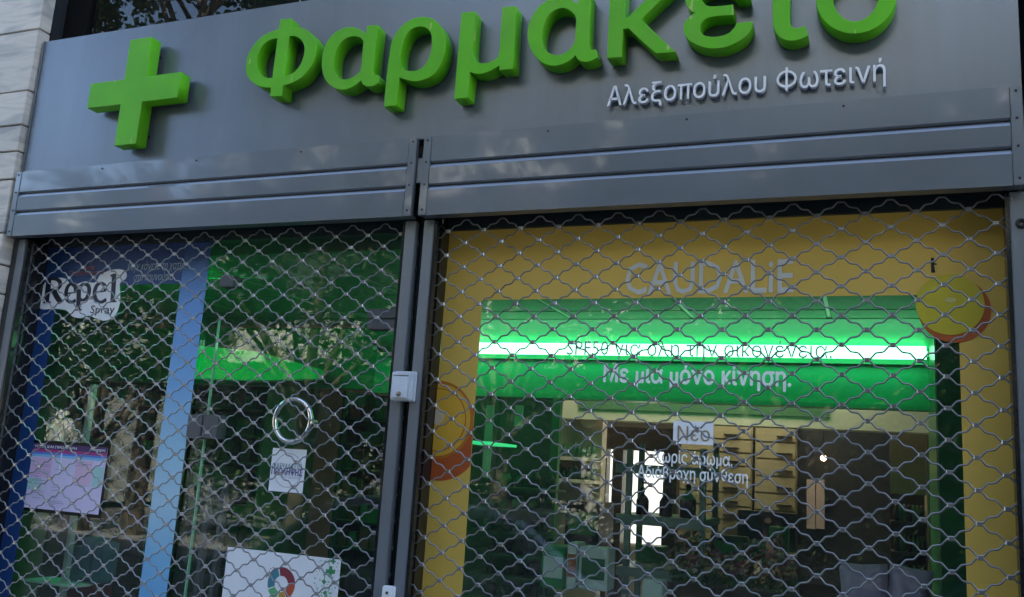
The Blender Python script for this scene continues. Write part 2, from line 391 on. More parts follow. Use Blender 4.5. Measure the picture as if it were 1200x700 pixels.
# ================================================================== FASCIA AND SIGNS
t = thing('fascia_panel', 'wide brushed grey metal fascia carrying the green lettering', 'sign panel', ((XL + XR) / 2, -.02, ZS))
box('panel', FASCIA, XL, XR, -0.020, 0.02, ZS + .003, ZT, t, bevel=.0012)
box('backing', BLACK, XL, XR, 0.021, 0.09, ZB + .03, ZT - .01, t)
box('top_flange', COVER, XL, XR, 0.021, 0.10, ZT - .008, ZT - .002, t)
box('edge_strip', POST, XL - .008, XL - .002, -0.024, 0.02, ZB, ZT, t)
FY = -0.020

# green cross
YF = -0.085
t = thing('pharmacy_cross', 'thick green cross at the left end of the fascia', 'cross sign', tuple(at(160, 110, YF)))
Z1 = 2.9775
def zp(x, y, s=Z1, ox=0, oy=0, Y=YF):
    p = at(x / s + ox, y / s + oy, Y); return p
vx = [(zp(460, 140).x + zp(435, 278).x + zp(415, 365).x + zp(397, 508).x) / 4, (zp(533, 127).x + zp(510, 265).x + zp(495, 355).x + zp(470, 503).x) / 4]
hz = [(zp(303, 378).z + zp(415, 365).z + zp(495, 355).z + zp(620, 340).z) / 4, (zp(317, 295).z + zp(435, 278).z + zp(510, 265).z + zp(632, 250).z) / 4]
zt_, zb_ = (zp(460, 140).z + zp(533, 127).z) / 2, (zp(397, 508).z + zp(470, 503).z) / 2
xl_, xr_ = (zp(303, 378).x + zp(317, 295).x) / 2, (zp(632, 250).x + zp(620, 340).x) / 2
CR = [(vx[0], zt_), (vx[1], zt_), (vx[1], hz[1]), (xr_, hz[1]), (xr_, hz[0]), (vx[1], hz[0]), (vx[1], zb_), (vx[0], zb_), (vx[0], hz[0]), (xl_, hz[0]), (xl_, hz[1]), (vx[0], hz[1])]
print('CROSS', vx, hz, zt_, zb_, xl_, xr_)
plate('cross_body', GREEN, [CR], YF, 0.05, t, .0012)
for q in ((vx[0] + .04, (hz[0] + hz[1]) / 2), (vx[1] - .01, zt_ - .05), (vx[1] - .01, zb_ + .05)):
    place(MB().lathe([(.006, 0), (.006, .02)], q[0], -0.040, q[1], 8, 'y').build('stand_off', SCREW, t), t)

# the eight green letters, traced on the plane of their faces
YL = -0.080
def tr(pts, s, ox, oy): return [Vector((at(x / s + ox, y / s + oy, YL).x, at(x / s + ox, y / s + oy, YL).z)) for x, y in pts]
A_ = 5.8333; B_ = 5.382; D_ = 5.385; E_ = 5.714; F_ = 6.316
LET = []
phi_o = [(283,74),(357,68),(352,125),(400,127),(460,145),(505,185),(528,240),(522,320),(490,400),(430,470),(360,510),(302,528),(295,600),(211,600),(218,543),(140,532),(85,500),(52,450),(47,385),(65,310),(105,245),(160,190),(215,160),(272,140)]
phi_a = [(262,205),(215,215),(165,250),(132,310),(122,370),(130,420),(155,460),(190,475),(228,474)]
phi_b = [(345,190),(385,190),(425,215),(447,265),(440,330),(415,390),(370,440),(308,465)]
LET.append(('green capital phi with a slanting stem', [tr(phi_o, A_, 280, 10), tr(phi_a, A_, 280, 10), tr(phi_b, A_, 280, 10)]))
al_o = [(325,108),(392,104),(375,250),(358,418),(392,420),(398,468),(365,488),(325,492),(297,478),(285,455),(255,480),(200,508),(150,512),(105,495),(60,450),(40,390),(38,330),(50,260),(85,190),(140,140),(200,118),(250,122),(290,138),(316,160)]
al_i = [(300,205),(280,185),(245,176),(200,185),(160,215),(130,265),(115,320),(113,375),(125,415),(155,443),(195,447),(240,430),(275,400),(284,380),(292,300)]
LET.append(('green letter alpha next to the phi', [tr(al_o, B_, 370, 10), tr(al_i, B_, 370, 10)]))
rho_o = [(428,620),(506,612),(515,530),(527,435),(570,450),(625,460),(680,450),(740,420),(785,360),(810,290),(818,210),(805,150),(775,95),(730,62),(680,53),(620,62),(560,95),(510,150),(478,215),(465,290),(450,400)]
rho_i = [(575,392),(545,380),(535,350),(533,300),(545,240),(565,180),(600,135),(650,115),(695,122),(722,150),(731,195),(728,260),(705,330),(670,375),(620,394)]
LET.append(('green letter rho', [tr(rho_o, B_, 370, 10), tr(rho_i, B_, 370, 10)]))
mu_o = [(112,80),(197,72),(190,150),(180,290),(182,350),(200,388),(245,400),(300,390),(338,365),(350,330),(358,200),(370,46),(457,38),(448,200),(435,436),(350,443),(350,415),(300,445),(245,465),(200,465),(165,455),(155,540),(148,618),(65,625),(88,350)]
LET.append(('green letter mu', [tr(mu_o, D_, 520, 0)]))
a2_o = [(850,-28),(930,-34),(926,0),(918,200),(918,295),(930,315),(960,312),(972,362),(930,385),(885,392),(850,378),(830,352),(790,385),(735,410),(680,415),(620,395),(565,340),(535,270),(528,200),(545,130),(585,60),(640,10),(700,-14),(760,-16),(800,-4),(842,24)]
a2_i = [(832,108),(800,70),(755,52),(705,62),(660,100),(630,160),(618,220),(620,275),(645,320),(690,345),(740,345),(790,315),(824,268),(830,200)]
LET.append(('green letter alpha over the silver name', [tr(a2_o, D_, 520, 0), tr(a2_i, D_, 520, 0)]))
ka_o = [(122,390),(222,382),(230,195),(265,190),(350,270),(450,358),(582,348),(470,245),(352,130),(470,15),(625,-130),(508,-125),(380,0),(262,115),(238,118),(245,-120),(146,-112),(135,100)]
LET.append(('green letter kappa', [tr(ka_o, E_, 690, 0)]))
ep_o = [(745,-18),(775,25),(810,42),(880,40),(965,30),(968,102),(900,106),(830,113),(780,130),(748,165),(742,200),(765,232),(810,246),(870,245),(930,225),(970,190),(988,155),(1097,143),(1090,190),(1060,235),(1000,280),(930,312),(860,325),(790,322),(720,300),(665,265),(637,220),(633,180),(655,130),(690,100),(712,88),(675,65),(655,35),(646,0),(650,-40),(680,-85),(740,-118),(820,-132),(910,-130),(990,-112),(1045,-80),(1082,-20),(985,-12),(965,-45),(920,-62),(850,-66),(790,-52)]
LET.append(('green letter epsilon', [tr(ep_o, E_, 690, 0)]))
io_o = [(163,-200),(163,180),(185,240),(220,280),(270,300),(330,300),(380,285),(425,262),(415,225),(400,190),(370,202),(325,210),(298,192),(287,150),(287,-205)]
acc = [(250,-245),(330,-250),(400,-400),(300,-395)]
LET.append(('green letter iota with an accent', [tr(io_o, F_, 880, 0), tr(acc, F_, 880, 0)]))
om_o = [(780 + 300 * math.cos(a) - 18 * math.sin(a), -40 + 290 * math.sin(a)) for a in [2 * PI * k / 28 for k in range(28)]]
om_i = [(776 + 170 * math.cos(a) - 10 * math.sin(a), -40 + 198 * math.sin(a)) for a in [2 * PI * k / 24 for k in range(24)]]
LET.append(('green letter omicron at the end of the word', [tr(om_o, F_, 880, 0), tr(om_i, F_, 880, 0)]))
t = thing('pharmacy_lettering', 'big thick green raised letters spelling pharmacy in Greek', 'sign letters', tuple(at(660, 80, YL)))
for lab, loops in LET:
    o = plate('letter', GREEN, [smooth_loop(l) for l in loops], YL, 0.056, t, .0012); o['label'] = lab

# silver name below
def glyph(ch):
    """phi and pi drawn by hand (same shapes as the big sign's lettering)"""
    ref = text_raw(ch); a, b, c, d = bounds(ref); bpy.data.meshes.remove(ref)
    if ch == 'Φ':
        arcp = lambda rx, ry, a0, a1, n=14: [Vector((rx * math.cos(math.radians(a0 + (a1 - a0) * k / n)), ry * math.sin(math.radians(a0 + (a1 - a0) * k / n)))) for k in range(n + 1)]
        lp = [[Vector((-.05, .5)), Vector((.05, .5))] + arcp(.46, .37, 83, -83) + [Vector((.05, -.5)), Vector((-.05, -.5))] + arcp(.46, .37, -97, -263),
              [Vector((.05, .275))] + arcp(.355, .275, 80, -80) + [Vector((.05, -.275))], [Vector((-.05, -.275))] + arcp(.355, .275, 260, 100) + [Vector((-.05, .275))]]
    elif ch == 'π':
        lp = [[Vector(p) for p in ((0, 1), (1, 1), (1, .86), (.84, .86), (.84, 0), (.68, 0), (.68, .86), (.33, .86), (.33, 0), (.17, 0), (.17, .86), (0, .86))]]
    else: return None
    P = [p for l in lp for p in l]; x0, x1 = min(p.x for p in P), max(p.x for p in P); y0, y1 = min(p.y for p in P), max(p.y for p in P)
    lp = [[(a + (p.x - x0) / (x1 - x0) * (b - a), c + (p.y - y0) / (y1 - y0) * (d - c)) for p in l] for l in lp]
    me = plate_mesh(lp, -.5, 1, 'glyph')
    for v in me.vertices: x, y, z = v.co; v.co = (x, z, -y)
    return me
def letters(body, px0, py0, px1, py1, zx0, zx1, Y, depth, m, parent, name='letter', offset=0.0):
    """each glyph its own mesh, set along a level baseline"""
    xa, xb = at(px0, py0, Y).x, at(px1, py1, Y).x
    full = text_raw(body, offset=offset); a, b, c, d = bounds(full); s = (xb - xa) / (b - a)
    xh = text_raw('ο', offset=offset); _, _, c0, d0 = bounds(xh)
    zb = (at(px0, py0, Y).z + at(px1, py1, Y).z) / 2
    sz = zx1 / (d0 - c0)
    for i, ch in enumerate(body):
        if ch == ' ': continue
        pm = text_raw(body[:i + 1], offset=offset); mx = bounds(pm)[1]; bpy.data.meshes.remove(pm)
        g = glyph(ch) or text_raw(ch, res=3, offset=offset); gx = bounds(g)[1]
        ox = mx - gx
        solid(g, lambda x, y: (xa + (x + ox - a) * s, zb + y * sz), Y, depth)
        g.materials.clear(); g.materials.append(m)
        place(link(bpy.data.objects.new(name, g), parent), parent)
t = thing('name_lettering', "small silver raised letters spelling the pharmacist's name", 'sign letters', tuple(at(870, 110, -.03)))
xhgt = at(880, 88, -.04).z - at(880, 107, -.04).z
letters('Αλεξοπούλου Φωτεινή', 711, 124, 1038, 95, 0, xhgt * 1.0, -0.040, 0.014, WHITEL, t)

# ================================================================== SHUTTER COVERS
def cover(label, x0, x1):
    t = thing('shutter_cover', label, 'shutter box', ((x0 + x1) / 2, -.03, ZB))
    H = ZS - ZB; gap = .005
    g1, g2 = ZS - .090, ZS - .163
    zs = [(ZB, g2 - gap / 2), (g2 + gap / 2, g1 - gap / 2), (g1 + gap / 2, ZS)]
    e = .028
    for z0, z1 in zs:
        b = MB(); ch = .005
        f, bk = -0.045, -0.030
        prof = [(bk, z0), (f + ch, z0), (f, z0 + ch), (f - .001, z1 - .011), (f + .005, z1), (bk, z1)]
        if z1 == ZS: prof = [(bk, z0), (f + ch, z0), (f, z0 + ch), (f, z1 - .001), (bk, z1 - .001)]
        if z0 == ZB: prof = [(bk, z0), (f, z0), (f - .001, z1 - .011), (f + .005, z1), (bk, z1)]
        n = len(prof); cx = (x0 + x1) / 2
        vs = [(x, y, z) for x in (x0 + e, x1 - e) for y, z in prof]
        fs = [(i, (i + 1) % n, n + (i + 1) % n, n + i) for i in range(n)] + [tuple(range(n)), tuple(range(n, 2 * n))]
        place(b.add(vs, fs).build('panel', COVER, t), t)
    box('back_plate', COVER, x0 + .003, x1 - .003, -0.030, -0.022, ZB + .001, ZS - .002, t)
    box('underside', COVER, x0 + .003, x1 - .003, -0.021, 0.0, ZB + .002, ZB + .006, t)
    for a, b_ in ((x0, x0 + e - .001), (x1 - e + .001, x1)):
        box('end_strip', COVER, a, b_, -0.047, -0.0305, ZB, ZS - .002, t, bevel=.0015)
        for z in (ZB + .018, ZB + .1, ZB + .172, ZS - .014): bolt((a + b_) / 2, -.047, z, .0032, t)
    n = max(2, round((x1 - x0) / .42)); 
    for k in range(1, n): bolt(x0 + (x1 - x0) * k / n, -.0455, ZS - .016, .003, t)
cover('grey three-band shutter box over the blue framed left window', XL, -1.310)
cover('long grey three-band shutter box over the yellow framed window', -1.285, XR - .004)
# dark slot between the covers with the odd pale spacer
t = thing('cover_spacer', 'small pale block in the dark gap between the two shutter boxes', 'bracket', (-1.298, -.03, ZB))
box('spacer_block', POST, -1.307, -1.288, -0.034, -0.02, ZB + .11, ZB + .19, t)

# ================================================================== GUIDE RAILS
def rail(label, x0, x1, inner):
    """inner: +1 the grille lies to the right, -1 to the left"""
    t = thing('guide_rail', label, 'guide rail', ((x0 + x1) / 2, 0, 0))
    box('rail_face', POST, x0, x1, 0.0, 0.024, 0, ZB - .002, t, bevel=.002)
    xa, xb = (x1 - .010, x1 - .002) if inner > 0 else (x0 + .002, x0 + .010)
    box('rail_web', POST, x0 + .004, x1 - .004, 0.0245, 0.06, 0, ZB - .002, t)
    # rubber lined channel and deep glossy reveal behind it
    if inner > 0:
        box('rubber_lip', DARKM, x1 + .0005, x1 + .010, 0.004, 0.022, 0, ZB - .004, t)
        box('reveal', DARKM, x1 - .0035, x1 + .002, 0.0605, GY + .03, 0, ZB + .08, t)
        box('channel_lip', DARKM, x1 - .0035, x1 + .008, 0.042, 0.060, 0, ZB - .002, t)
        bolt(x1 - .004, 0.0, ZB - .02, .003, t, CLIP)
    else:
        box('rubber_lip', DARKM, x0 - .010, x0 - .0005, 0.004, 0.022, 0, ZB - .004, t)
        box('reveal', DARKM, x0 - .002, x0 + .0035, 0.0605, GY + .03, 0, ZB + .08, t)
        box('channel_lip', DARKM, x0 - .008, x0 + .0035, 0.042, 0.060, 0, ZB - .002, t)
        bolt(x0 + .004, 0.0, ZB - .02, .003, t, CLIP)
    return t
rail('left outer grey guide rail beside the marble', -3.030, -2.993, 1)
rail('left rail of the central pair', -1.351, -1.314, -1)
rail('right rail of the central pair', -1.285, -1.250, 1)
tr_ = rail('grey guide rail at the right edge with a round lock hole', 0.327, 0.368, -1)
place(MB().lathe([(.004, -.001), (.006, -.006), (.0105, -.007), (.013, -.003), (.0135, 0)], at(1197, 262).x, 0, at(1197, 262).z, 20, 'y').build('lock_ring', SCREW, tr_), tr_)
t = thing('rail_filler', 'dark recessed strip between the central pair of guide rails', 'filler strip', (-1.3, .03, 0))
box('filler', DARKM, -1.3135, -1.2855, 0.03, 0.12, 0, ZB + .2, t)
t2 = thing('edge_filler', 'dark gap strip between marble and the left outer rail', 'filler strip', (-3.04, 0.0, 0))
box('filler', BLACK, -3.060, -3.0305, 0.004, .14, 0, ZT, t2)

# key switch boxes on the central rails
a, b, c, d = R4(459, 436, 481, 469, -.028)
t = thing('key_switch', 'pale grey key switch box mounted across the central guide rails', 'switch box', ((a + b) / 2, 0, c))
box('base_plate', PLAST, a - .001, b + .006, -0.012, -0.0005, c - .002, d + .004, t, bevel=.002)
box('housing', PLAST, a, b + .002, -0.034, -0.0125, c, d, t, bevel=.003)
box('hinge_line', SCREW, a + .006, b - .006, -0.0352, -0.0343, d - .012, d - .0105, t)
box('lid', PLAST, a + .005, b - .004, -0.038, -0.0343, c + .006, d - .015, t, bevel=.0015)
place(MB().lathe([(.0075, 0), (.0075, -.004), (.006, -.005), (.0001, -.005)], (a + b) / 2 - .0, -.038, c + .018, 16, 'y').build('key_cylinder', mat('tarnished_brass', (.25, .22, .17), .4, .8), t), t)
a, b, c, d = R4(447, 687, 460, 715, -.02)
t = thing('toggle_switch', 'small white switch with a black dot low on the central rails', 'switch', ((a + b) / 2, 0, c))
box('housing', WPLAST, a, b, -0.022, -0.0005, c, d, t, bevel=.003)
place(MB().lathe([(.004, 0), (.004, -.003), (.0001, -.0035)], (a + b) / 2, -.022, d - .018, 14, 'y').build('button', SCREW, t), t)

# ================================================================== ROLLER GRILLES
PW, PH = 0.1212, 0.0773 / 2     # node pitch across, half pitch down (on the mesh plane)
MY = 0.032
def wave_mesh(x0, x1, phase, up, rad=.0024):
    """one bent wire; low nodes at phase + k*PW (up=False) ; z 0 .. PH"""
    key = [(0.0, 0), (.12, 0), (.155, .05), (.32, .42), (.375, .47), (.61, .53), (.665, .58), (.84, .95), (.88, 1), (1.0, 1)]
    off = .0027
    def zf(x):
        u = ((x - phase) / (PW / 2)); k = math.floor(u); fr = u - k; odd = (k % 2 == 1)
        if odd: fr = 1 - fr
        for (u0, v0), (u1, v1) in zip(key[:-1], key[1:]):
            if fr <= u1: v = v0 + (v1 - v0) * (fr - u0) / (u1 - u0); break
        z = v if not up else 1 - v
        return off + z * (PH - 2 * off)
    xs = set([x0, x1]); k = math.floor((x0 - phase) / (PW / 2)) - 1
    while phase + k * PW / 2 < x1 + PW:
        base = phase + k * PW / 2; odd = k % 2
        for u0, _ in key:
            x = base + (1 - u0 if odd else u0) * PW / 2
            if x0 < x < x1: xs.add(round(x, 6))
        k += 1
    xs = sorted(xs); pts = [(x, 0, zf(x)) for x in xs]
    q = [pts[0]]
    for p in pts[1:]:
        if p[0] - q[-1][0] > 1e-4: q.append(p)
    return MB().tube(q, rad, 6)
def grille(label, x0, x1, phase, ztop_node, nclips):
    t = thing('roller_grille', label, 'shutter grille', ((x0 + x1) / 2, MY, 0))
    ma = wave_mesh(x0, x1, phase, False).build('wire', WIRE, t).data
    # the helper object made the first wire; the others share its mesh
    mbm = wave_mesh(x0, x1, phase, True).build('wire', WIRE, t)
    first = [o for o in t.children if o.data == ma][0]
    rows = 36; z0 = ztop_node + PH; used = {0: False, 1: False}
    nodes = []
    for j in range(-2, rows):
        z = z0 - j * PH - PH       # wire between node rows z and z+PH
        par = j % 2
        src = first if par == 0 else mbm
        o = src if not used[par] else src.copy()
        if used[par]: C.objects.link(o); o.parent = t
        used[par] = True
        o.rotation_euler = (0, random.uniform(-.0009, .0009), 0); o.location = (random.uniform(-.0006, .0006) - t.location.x, random.uniform(-.0012, .0012), z + random.uniform(-.0010, .0010))
        # nodes on the row z: low nodes of this wire
        k = math.ceil((x0 - phase) / PW) - 1
        while True:
            x = phase + k * PW + (0 if par == 0 else PW / 2)
            if x > x1 + .002: break
            if x > x0 - .002: nodes.append((x, z))
            k += 1
    cl = MB().box(-.0070, .0070, -.0038, .0038, -.0059, .0059)
    nodes.sort(key=lambda n: (Vector((n[0], MY, n[1])) - CAM).length)
    vis = [n for n in nodes]
    head, rest = vis[:nclips], vis[nclips:]
    if head:
        c0 = cl.build('clip', CLIP, t, .0016, 1); me = c0.data
        for i, (x, z) in enumerate(head):
            o = c0 if i == 0 else c0.copy()
            if i: C.objects.link(o); o.parent = t
            o.location = (x - t.location.x, 0, z); o.rotation_euler = (0, random.uniform(-.05, .05), 0)
    else:
        c0 = cl.build('clip', CLIP, None, .0016, 1); me = c0.data; bpy.data.objects.remove(c0)
    b = MB(); vv = [v.co.copy() for v in me.vertices]; ff = [tuple(p.vertices) for p in me.polygons]
    for x, z in rest: b.add([(v.x + x - t.location.x, v.y, v.z + z) for v in vv], ff)
    if rest: o = b.build('joining_clips', CLIP, t); o['kind'] = 'stuff'
    return t
G = 2.43 / 2.4
grille('wavy steel roller grille in front of the blue framed window and door', -3.026, -1.319, -2.801 * G, 1.6 + .6260 * G, 0)
grille('wavy steel roller grille in front of the yellow framed window', -1.262, 0.334, -1.0800 * G, 1.6 + .6283 * G, 300)

# ================================================================== SHOP WINDOWS
def pane_frame(name, label, cat, x0, x1, z0, z1, gm=GLASS):
    t = thing(name, label, cat, ((x0 + x1) / 2, GY, z0))
    box('glass', gm, x0, x1, GY, GY + .010, z0, z1, t)
    return t
ZH = at(825, 250, GY).z + .03   # dark header over the glass
header = thing('window_header', 'dark header beam above the shop glass, under the shutter boxes', 'beam', (-1.3, GY, ZH))
box('beam', mat('dark_teal_header', (0.018, 0.03, 0.032), .4), -3.06, XR, 0.095, 0.3, at(1000, 252, GY).z, ZS, header)
box('shutter_slats', BLACK, -3.0, XR - .02, 0.06, 0.094, ZB + .03, ZB + .2, header)
ZH = at(1000, 252, GY).z + .012

# right window
wr = pane_frame('display_window', 'large shop window with a yellow printed border behind the right grille', 'window', -1.252, 0.332, 0.35, ZH)
xi0, xi1 = (at(565, 352, GY - .002).x + at(541, 700, GY - .002).x) / 2, (at(1127, 480, GY - .002).x + at(1133, 700, GY - .002).x) / 2
zi1 = at(800, 349, GY - .002).z
ye = GY - .0025
xd, zd, rd = at(1113, 357, ye).x, at(1113, 357, ye).z, .0
rd = (at(1153, 365, ye).x - at(1072, 350, ye).x) / 2
disc = [(xd + rd * math.cos(2 * PI * k / 48), zd + rd * math.sin(2 * PI * k / 48)) for k in range(48)]
# yellow film cut round the opening
plate('yellow_film', YFILM, [[(-1.247, .36), (.327, .36), (.327, ZH - .002), (-1.247, ZH - .002)], [(xi0, .52), (xi1, .52), (xi1, zi1), (xi0, zi1)]], ye, .002, wr)
def disc_pts(cx, cz, r, n=56, a0=0, a1=2 * PI): return [(cx + r * math.cos(a0 + (a1 - a0) * k / n), cz + r * math.sin(a0 + (a1 - a0) * k / n)) for k in range(n if abs(a1 - a0 - 2 * PI) < 1e-6 else n + 1)]
def clip_poly(pts, xmin=None, xmax=None):
    def cut(P, f):
        out = []
        for i in range(len(P)):
            a, b = P[i - 1], P[i]; fa, fb = f(a), f(b)
            if (fa > 0) != (fb > 0):
                s = fa / (fa - fb); out.append((a[0] + (b[0] - a[0]) * s, a[1] + (b[1] - a[1]) * s))
            if fb > 0: out.append(b)
        return out
    if xmin is not None: pts = cut(pts, lambda p: p[0] - xmin)
    if xmax is not None: pts = cut(pts, lambda p: xmax - p[0])
    return pts
OLIVE = mat('print_olive_yellow', (0.48, 0.40, 0.02), .45, 0, var=.08, scale=3)
RUST = mat('print_burnt_orange', (0.38, 0.075, 0.012), .5, 0, var=.08, scale=4)
ORAN = mat('print_amber', (0.60, 0.34, 0.03), .45, 0, var=.08, scale=4)
ORAN2 = mat('print_deep_amber', (0.42, 0.14, 0.014), .45)
HILT = mat('print_pale_spot', (.55, .45, .28), .5)
plate('printed_rim', RUST, [disc_pts(at(1118, 361, ye).x, at(1118, 361, ye).z - .006, rd * 1.06)], ye - .0012, .001, wr)
plate('printed_disc', OLIVE, [disc], ye - .0024, .001, wr)
plate('printed_spot', mat('print_light_olive', (.50, .45, .16), .4), [[(xd + rd * .02 + rd * .17 * math.cos(a), zd + rd * .14 + rd * .09 * math.sin(a)) for a in [2 * PI * k / 20 for k in range(20)]]], ye - .0034, .0008, wr)
kx, kz = at(1093, 311, ye).x, at(1093, 311, ye).z
plate('printed_stem', SCREW, [[(kx - .004, kz - .02), (kx + .006, kz - .02), (kx + .003, kz), (kx + .012, kz + .002), (kx + .004, kz + .006), (kx + .003, kz + .02), (kx - .004, kz + .02)]], ye - .0012, .001, wr)
ox, oz = at(513, 492, ye).x, at(513, 492, ye).z
ro = at(550, 492, ye).x - ox
for nm, mt, cxo, czo, r, yy in (('printed_shadow', RUST, .014, -.048, ro * 1.28, .0012), ('printed_disc', ORAN2, 0, 0, ro * 1.12, .0020), ('printed_ring', ORAN, 0, 0, ro * 1.04, .0028), ('printed_ring', ORAN2, 0, 0, ro * .92, .0036), ('printed_disc', ORAN, 0, 0, ro * .88, .0044), ('printed_spot', HILT, 0.0, .008, ro * .22, .0052)):
    P = clip_poly(disc_pts(ox + cxo, oz + czo, r), xmin=-1.246, xmax=xi0 - .001)
    plate(nm, mt, [P], ye - yy, .0007, wr)
SILV = mat('silver_print', (.55, .55, .50), .6)
WPR = mat('white_print', (.85, .86, .85), .5)
GPR = mat('grey_print', (.27, .36, .31), .5)
text_px('printed_word', 'CAUDALiE', SILV, 733, 306, 929, 344, ye - .0012, parent=wr, bold=.0018)
text_px('printed_line', 'SPF50 για όλη την οικογένεια.', GPR, 664, 399, 975, 423, GY - .001, parent=wr)
text_px('printed_line', 'Με μια μόνο κίνηση.', WPR, 707, 428, 926, 456, GY - .001, parent=wr, bold=.003)
text_px('printed_line', 'Χωρίς άρωμα.', WPR, 766, 529, 858, 548, GY - .001, parent=wr, bold=.0013)
text_px('printed_line', 'Αδιάβροχη σύνθεση', WPR, 747, 548, 876, 567, GY - .001, parent=wr, bold=.0013)
a, b, c, d = R4(789, 494, 836, 521, GY)
box('printed_box', PAPER, a, b, GY - .0018, GY - .0008, c, d, wr)
text_px('printed_word', 'Νέο', mat('tan_print', (.33, .25, .12), .5), 794, 499, 832, 517, GY - .003, parent=wr)

# left window and glass door
XDL, XDR = at(243, 335, GY).x, -1.353
wl = pane_frame('display_window', 'shop window with a blue printed border and leaflets left of the door', 'window', -2.991, XDL - .0, 0.35, ZH)
yb = GY - .0025
xb0 = (at(55, 405, yb).x + at(36, 560, yb).x) / 2
xb1 = (at(211, 335, yb).x + at(162.5, 700, yb).x) / 2
zb1 = at(190, 333, yb).z
xbl = at(22, 500, yb).x
plate('blue_film', BFILM, [[(xbl, .36), (xb0 , .36), (xb0, zb1 ), (xb1, zb1), (xb1, ZH - .002), (xbl, ZH - .002)]], yb, .002, wl)
SKYF = bpy.data.materials.new('graded_blue_film_shaded_top'); SKYF.use_nodes = True
n = SKYF.node_tree.nodes; L = SKYF.node_tree.links; bs = n['Principled BSDF']; bs.inputs['Roughness'].default_value = .45
tc = n.new('ShaderNodeTexCoord'); sx = n.new('ShaderNodeSeparateXYZ'); L.new(tc.outputs['Object'], sx.inputs[0])
cr = n.new('ShaderNodeValToRGB'); e = cr.color_ramp.elements
gp = lambda py: (at(205, py, GY).z - .36) / (ZH - .36)
e[0].position = 0; e[0].color = (.12, .36, .62, 1); e[1].position = 1; e[1].color = (.012, .06, .21, 1)
for py, c_ in ((700, (.13, .38, .66)), (650, (.20, .46, .68)), (590, (.40, .60, .72)), (530, (.32, .55, .70)), (450, (.17, .38, .66)), (360, (.13, .30, .62)), (325, (.07, .18, .42)), (305, (.02, .07, .22))):  # dark stops at the top also put the cover's shade into the film
    x = e.new(gp(py)); x.color = (*c_, 1)
mr_ = n.new('ShaderNodeMapRange'); mr_.inputs['From Min'].default_value = .36; mr_.inputs['From Max'].default_value = ZH; L.new(sx.outputs['Z'], mr_.inputs[0]); L.new(mr_.outputs[0], cr.inputs[0]); L.new(cr.outputs[0], bs.inputs['Base Color'])
plate('sky_blue_film', SKYF, [[(xb1 + .0005, .36), (XDL - .004, .36), (XDL - .004, ZH - .002), (xb1 + .0005, ZH - .002)]], yb, .002, wl)
# brand sticker: cream cloud shape with lettering
bl = [(52,333),(60,328),(75,326),(85,334),(100,330),(112,331),(118,322),(135,316),(147,318),(148,326),(141,332),(141,345),(140,358),(134,371),(122,376),(112,373),(104,370),(96,373),(85,371),(78,364),(62,362),(48,362),(45,352)]
plate('brand_sticker', PAPER, [smooth_loop([Vector((at(x, y, yb).x, at(x, y, yb).z)) for x, y in bl], 200)], yb - .0012, .001, wl)
NAVY = mat('navy_print', (.012, .014, .03), .5)
def stroke(pts, wd):
    P = [at(x / 6.364 + 20, y / 6.364 + 290, yb) for x, y in pts]; P = [Vector((p.x, p.z)) for p in P]
    if len(P) > 2:
        Q = [P[0]]
        for i in range(len(P) - 1):
            p0, p1, p2, p3 = P[max(i - 1, 0)], P[i], P[i + 1], P[min(i + 2, len(P) - 1)]
            for k in range(1, 5):
                t_ = k / 4; Q.append(.5 * ((2 * p1) + (p2 - p0) * t_ + (2 * p0 - 5 * p1 + 4 * p2 - p3) * t_ ** 2 + (3 * p1 - p0 - 3 * p2 + p3) * t_ ** 3))
        P = Q
    h = wd / 6.364 / FPX * 3.9 * .66; Lf, Rt = [], []
    for i, p in enumerate(P):
        d_ = (P[min(i + 1, len(P) - 1)] - P[max(i - 1, 0)]).normalized(); nn = Vector((-d_.y, d_.x)); hh = h * (.55 + .45 * abs(nn.x))
        Lf.append(p + nn * hh); Rt.append(p - nn * hh)
    return Lf + Rt[::-1]
for gl in ([([(240,240),(222,410)],34),([(205,238),(300,232)],13),([(195,412),(255,410)],12),([(250,236),(300,240),(325,265),(315,300),(275,318),(245,320)],26),([(275,318),(300,370),(330,412)],34)],
           [([(375,345),(440,335)],13),([(440,335),(435,295),(405,275),(378,300),(368,350),(380,395),(410,410),(440,395)],24)],
           [([(465,285),(458,468)],28),([(470,300),(500,275),(535,290),(540,335),(520,380),(490,395),(468,385)],24),([(435,468),(485,466)],12)],
           [([(590,335),(665,325)],13),([(665,325),(655,285),(625,268),(595,290),(580,345),(595,395),(630,410),(668,390)],24)],
           [([(728,200),(715,405)],28),([(695,408),(745,403)],12),([(700,215),(730,200)],13)]):
    vs, fs = [], []
    for i, (pp, wd) in enumerate(gl):
        me = plate_mesh([stroke(pp, wd)], yb - .0020 - .0002 * i, .0006, 'stroke'); k = len(vs)
        vs += [v.co.copy() for v in me.vertices]; fs += [tuple(j + k for j in p.vertices) for p in me.polygons]; bpy.data.meshes.remove(me)
    place(MB().add(vs, fs).build('printed_letter', NAVY, wl), wl)
text_px('printed_word', 'Spray', NAVY, 106, 358, 134, 370, yb - .0026, parent=wl)
BRK = mat('brick_red_print', (.32, .09, .05), .5)
a, b, c, d = R4(82, 317, 122, 324, yb)
text_in('printed_line', 'Παραδοσιακό', BRK, a, b, c, d, yb - .0026, parent=wl)
text_px('printed_word', 'New', BRK, 96, 310, 111, 317, yb - .0026, parent=wl)
GB = mat('pale_blue_print', (.30, .36, .42), .5)
text_px('printed_line', 'Μην κάνετε το χατίρι', GB, 150, 306, 218, 319, yb - .0022, parent=wl, shear=.2)
text_px('printed_line', 'στα κουνούπια', GB, 157, 319, 204, 329, yb - .0022, parent=wl, shear=.2)

